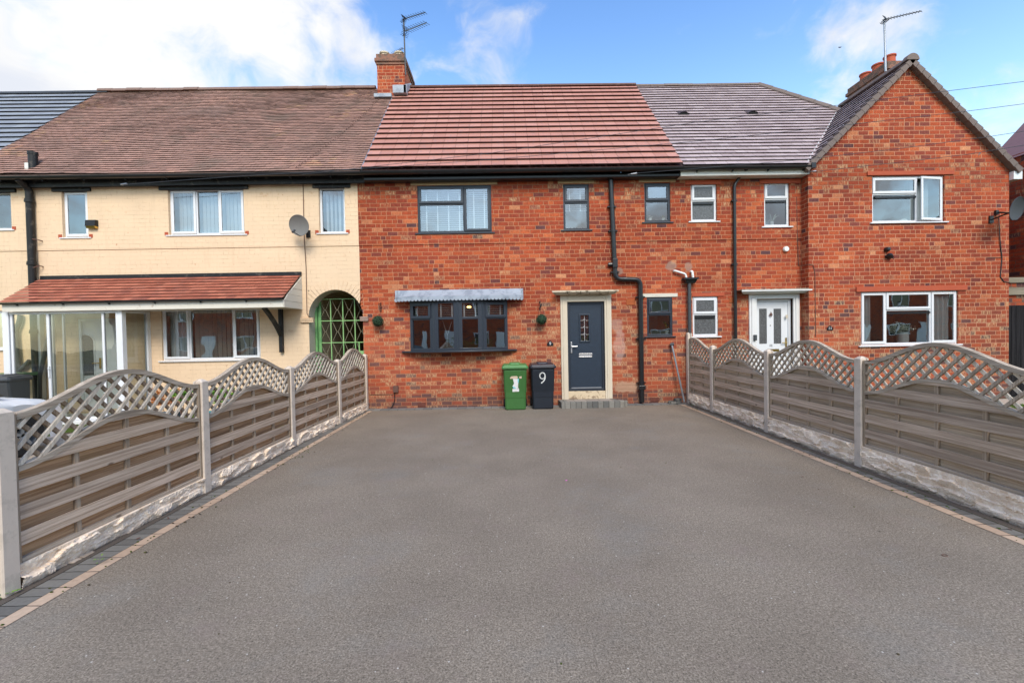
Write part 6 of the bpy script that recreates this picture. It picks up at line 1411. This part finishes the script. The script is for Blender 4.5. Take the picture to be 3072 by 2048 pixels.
# weeds at the paving edges
def weed(label, x, y, n_, seed, l=.03, spread=.07):
    rnd = random.Random(seed); mb = MB()
    for k in range(n_):
        a = rnd.uniform(0, 6.28); rr_ = rnd.uniform(.01, spread); q = Vector((x + rr_ * math.cos(a), y + rr_ * math.sin(a), .012 + rnd.uniform(0, .03))); dv = Vector((math.cos(a), math.sin(a), rnd.uniform(0, .5))) * l * rnd.uniform(.6, 1.3); sv_ = Vector((-math.sin(a), math.cos(a), 0)) * l * .4
        mb.add([q, q + dv * .5 + sv_, q + dv, q + dv * .5 - sv_], [(0, 1, 2, 3)], None, rnd.random())
    return tag(mb.build('weed', 'leaf_green'), label, 'weed', 'weeds growing at the paving edges')
def GP(px, py):
    r_ = A @ Vector((px - 1536, 1024 - py, -F)); q = Vector((0, 0, CAMZ)) + r_ * (-CAMZ / r_.z); return q
for px, py, n_, l, s_, lab in ((16, 1789, 16, .035, .06, 'broad leaved weed on the grey pavers at the left edge'), (2545, 1386, 26, .012, .05, 'low green weed at the foot of the post left of the gable window'), (2078, 1218, 40, .012, .10, 'mossy weed beside the loose pavers at the wall'),
                         (295, 1686, 10, .018, .03, 'small weed in the tan border near the nearest left panel'), (1045, 1190, 9, .015, .03, 'tiny yellow green weed by the far left fence')):
    q = GP(px, py); weed(lab, q.x, q.y, n_, int(px), l, s_)
rnd = random.Random(5); mb = MB()
for k in range(260):
    side = rnd.choice((-1, 1)); y = rnd.uniform(2.2, 10.0); x = rnd.gauss(-3.24 if side < 0 else 4.26, .07); s_ = rnd.uniform(.003, .010)
    mb.box(x - s_, x + s_, y - s_ * .6, y + s_ * .6, .006, .008 + s_ * .5)
for k in range(60):
    x, y = rnd.uniform(-3, 4), rnd.uniform(1.4, 10); s_ = rnd.uniform(.002, .005); mb.box(x - s_, x + s_, y - s_, y + s_, .001, .001 + s_)
o = mb.build('grit', 'ground'); o['kind'] = 'stuff'

q = GP(2834, 1666); mb = MB(); mb.tube([(q.x + .020 * math.cos(a), q.y + .014 * math.sin(a), .004) for a in [6.283 * k / 14 for k in range(15)]], .0022, 5); tag(mb.build('rubber_ring', 'rust'), 'small dark red rubber ring lying on the driveway at the lower right', 'rubber ring')
q = GP(1699, 1441); mb = MB(); mb.add([(q.x - .018, q.y, .003), (q.x, q.y - .012, .003), (q.x + .018, q.y, .008), (q.x, q.y + .012, .004)], [(0, 1, 2, 3)]); M['pink'] = simple('pink_petal', (.75, .12, .50)); tag(mb.build('petal', 'pink'), 'tiny bright pink petal lying in the middle of the driveway', 'petal')
def dead_leaf(px, py, lab):
    q = GP(px, py); a = px; d_ = Vector((math.cos(a), math.sin(a), 0)) * .022; e_ = Vector((-math.sin(a), math.cos(a), 0)) * .010; b_ = Vector((q.x, q.y, .008)); m_ = MB(); m_.add([b_ - d_, b_ - e_, b_ + d_ + Vector((0, 0, .010)), b_ + e_ + Vector((0, 0, .006))], [(0, 1, 2, 3)]); tag(m_.build('dead_leaf', 'rust'), lab, 'dead leaf', 'dead leaves blown against the driveway edge')
dead_leaf(505, 1556, 'brown dead leaf on the left pavers beside the second post'); dead_leaf(415, 1617, 'curled brown leaf on the left tan border near the front'); dead_leaf(2720, 1460, 'brown dead leaf on the right tan border below the nearest right post'); dead_leaf(3030, 1590, 'brown twig like leaf on the right pavers at the edge of the photo'); dead_leaf(2408, 1431, 'dark leaf lying on the tarmac near the right fence')

# ------------------------------------------------------------------ cars
def car(label, x, y, rz, paint, group=None):
    t = thing('parked_car', label, 'car', (x, y, 0), 0, group); T = Matrix.Translation((x, y, 0)) @ Matrix.Rotation(rz, 4, 'Z')
    L = 4.1; WB = (.78, 3.30); wr = .33
    def top(s):  # belt / bonnet height
        return [.55, .74, .86, .93, .97, .99, 1.0, 1.0, 1.0, 1.0, .99, .97, .9][min(12, int(s / L * 12))]
    ks = [0, .04, .12, .3, .6, .95, 1.2, 1.6, 2.2, 2.8, 3.3, 3.7, 3.95, 4.06, 4.1]; hs = [.60, .70, .76, .82, .88, .93, .96, .97, .98, .99, 1.0, 1.0, .97, .9, .8]; ws = [.62, .70, .76, .82, .85, .86, .865, .87, .87, .87, .865, .85, .80, .76, .70]
    def ip(arr, s):
        for i in range(len(ks) - 1):
            if ks[i] <= s <= ks[i + 1]: f = (s - ks[i]) / (ks[i + 1] - ks[i]); return arr[i] * (1 - f) + arr[i + 1] * f
        return arr[-1]
    N_ = 82; mb = MB(); secs = []
    for i in range(N_ + 1):
        s = L * i / N_; h = ip(hs, s); w_ = ip(ws, s); zb_ = .2
        for c_ in WB:
            d = abs(s - c_)
            if d < wr + .06: zb_ = max(zb_, .33 + math.sqrt(max(0, (wr + .06) ** 2 - d * d)))
        zb_ = min(zb_, h - .12); m1 = zb_ + (h - zb_) * .5
        half = [(w_ * .97, zb_), (w_ * 1.0, m1), (w_ * .99, h - .10), (w_ * .93, h - .03), (w_ * .75, h + .015), (w_ * .4, h + .035), (0, h + .04)]
        sec = [(s, yv, zv) for yv, zv in half] + [(s, -yv, zv) for yv, zv in reversed(half[:-1])]; secs.append(sec)
    n_ = len(secs[0]); v = [p for s_ in secs for p in s_]; f = [(i * n_ + k, i * n_ + k + 1, (i + 1) * n_ + k + 1, (i + 1) * n_ + k) for i in range(N_) for k in range(n_ - 1)] + [tuple(range(n_)), tuple(reversed(range(len(v) - n_, len(v))))]
    mb.add(v, f, T)
    # roof
    prof = [(.98, .985), (1.75, 1.42), (2.3, 1.47), (3.0, 1.45), (3.6, 1.30), (4.0, 1.0)]
    mb2 = MB(); rv = []
    for s, z in prof: iw = .80 - (z - .98) * .38; rv += [(s, iw, z), (s, iw * .6, z + .025), (s, -iw * .6, z + .025), (s, -iw, z)]
    for i in range(1, 4): mb.add([rv[i * 4 + k] for k in range(4)] + [rv[i * 4 + 4 + k] for k in range(4)], [(0, 4, 5, 1), (1, 5, 6, 2), (2, 6, 7, 3)], T)
    mb.build('body', paint, t, smooth=True, fix=True)
    g_ = MB(); g_.add([Vector(rv[k]) - Vector((0, 0, .004)) for k in range(4)] + [rv[4 + k] for k in range(4)], [(0, 4, 5, 1), (1, 5, 6, 2), (2, 6, 7, 3)], T); g_.add([rv[16 + k] for k in range(4)] + [rv[20 + k] for k in range(4)], [(0, 4, 5, 1), (1, 5, 6, 2), (2, 6, 7, 3)], T)
    for s_ in (1, -1):
        pl = [(p_[0], s_ * (.80 - (p_[1] - .98) * .38), p_[1]) for p_ in prof]; g_.add(pl + [(3.9, s_ * .80, .99), (1.0, s_ * .80, .98)], [tuple(range(8))], T)
    g_.build('windows', 'carglass', t)
    for c_ in WB:
        for s_ in (1, -1):
            m_ = T @ Matrix.Translation((c_, s_ * .74, .33)); wm = MB(); wm.lathe([(.20, -.1), (.30, -.1), (wr, -.07), (wr, .07), (.30, .1), (.22, .1)], (0, 0, 0), 26, 'y', m_); wo_ = wm.build('wheel', 'rubber', t, smooth=True, fix=True)
            wm = MB(); wm.lathe([(.21, .0), (.22, .09)], (0, 0, 0), 26, 'y', m_); wm.lathe([(.21, .0), (.22, -.09)], (0, 0, 0), 26, 'y', m_)
            for k in range(5): wm.box(-.02, .02, -.09, -.06, 0, .21, m_ @ Matrix.Rotation(k * 6.283 / 5, 4, 'Y')); wm.box(-.02, .02, .06, .09, 0, .21, m_ @ Matrix.Rotation(k * 6.283 / 5, 4, 'Y'))
            wm.build('rim', 'galv', wo_)
    lm = MB(); lm.box(.4, 3.9, -.6, .6, .22, .6, T); lm.build('underbody', 'void', t)
    for s_ in (1, -1): hm = MB(); hm.ball(T @ Vector((.10, s_ * .58, .68)), .13, 10, sq=(.6, 1, .55)); hm.build('headlight', 'ceramic', t, smooth=True)
    return t
car('white car with its bonnet showing behind the nearest left fence panel', -8.45, 7.6, R(-90), 'carwhite')
# ------------------------------------------------------------------ the street behind the viewer (seen only in the window glass)
opp = thing('terrace_across_the_street', 'brick terrace across the street reflected in the windows', 'house', (0, -18, 0))
mb = MB(); mb.box(-34, 70, -24, -18, 0, 5.6); mb.build('wall', 'brick_opp', opp)
mb = MB(); mb.add([(-34, -17.6, 5.5), (70, -17.6, 5.5), (70, -21, 8.6), (-34, -21, 8.6), (-34, -24.4, 5.5), (70, -24.4, 5.5)], [(0, 1, 2, 3), (3, 2, 5, 4)]); mb.build('roof', 'ridge', opp)
x = -30
while x < 66:
    for z_ in (.9, 3.5):
        if z_ < 2 and int(x) % 2 == 0: pass
        mb = MB(); frame_bars(mb, x, x + 1.7, z_, z_ + 1.15, .08, -18.02, -17.95); mb.box(x + .8, x + .88, -18.02, -17.95, z_, z_ + 1.15); wf = mb.build('window', 'white', opp); mb = MB(); mb.box(x + .08, x + 1.62, -18.01, -17.99, z_ + .08, z_ + 1.07); mb.build('glass', 'carglass', wf)
    mb = MB(); mb.box(x + 2.6, x + 3.5, -18.03, -17.95, .1, 2.15); mb.build('front_door', 'white', opp); x += 5.4
rnd = random.Random(9); mb = MB()
for k in range(9000):
    x_ = rnd.uniform(-22, 14); 
    if noise.noise(Vector((x_ * .3, 2, 2))) < -.1: continue
    q = Vector((x_, rnd.uniform(-15.6, -15.0), rnd.uniform(0, 1.5 + .35 * noise.noise(Vector((x_, 0, 0)))))); l = rnd.uniform(.05, .11); a = rnd.uniform(0, 6.28); mb.add([q, q + Vector((l * math.cos(a), l * .6, l * .3)), q + Vector((l * math.cos(a) * .4, .02, l))], [(0, 1, 2)], None, rnd.random())
tag(mb.build('hedge', 'leaf_hedge'), 'yellow green hedge across the street reflected in the windows', 'hedge')
car('silver car parked in the street, reflected in the bow window', -4.6, -9.3, 0, 'carsilver', 'cars parked in the street behind the viewer'); car('white car parked across the street, reflected in the windows', 1.6, -9.6, 0, 'carwhite', 'cars parked in the street behind the viewer')
# a small far bird above the roofs
p = P(2521, 143, 60); mb = MB(); mb.add([p, p + Vector((-.28, .05, .10)), p + Vector((-.12, .12, .0)), p + Vector((.30, .05, .14)), p + Vector((.12, .12, .02)), p + Vector((0, -.2, -.03)), p + Vector((0, .2, -.02)), p + Vector((0, 0, -.07))], [(5, 0, 1), (0, 2, 1), (5, 3, 0), (0, 3, 4), (5, 7, 6), (5, 6, 0)]); tag(mb.build('bird', 'black'), 'tiny dark bird flying in the sky left of the right aerial', 'bird')
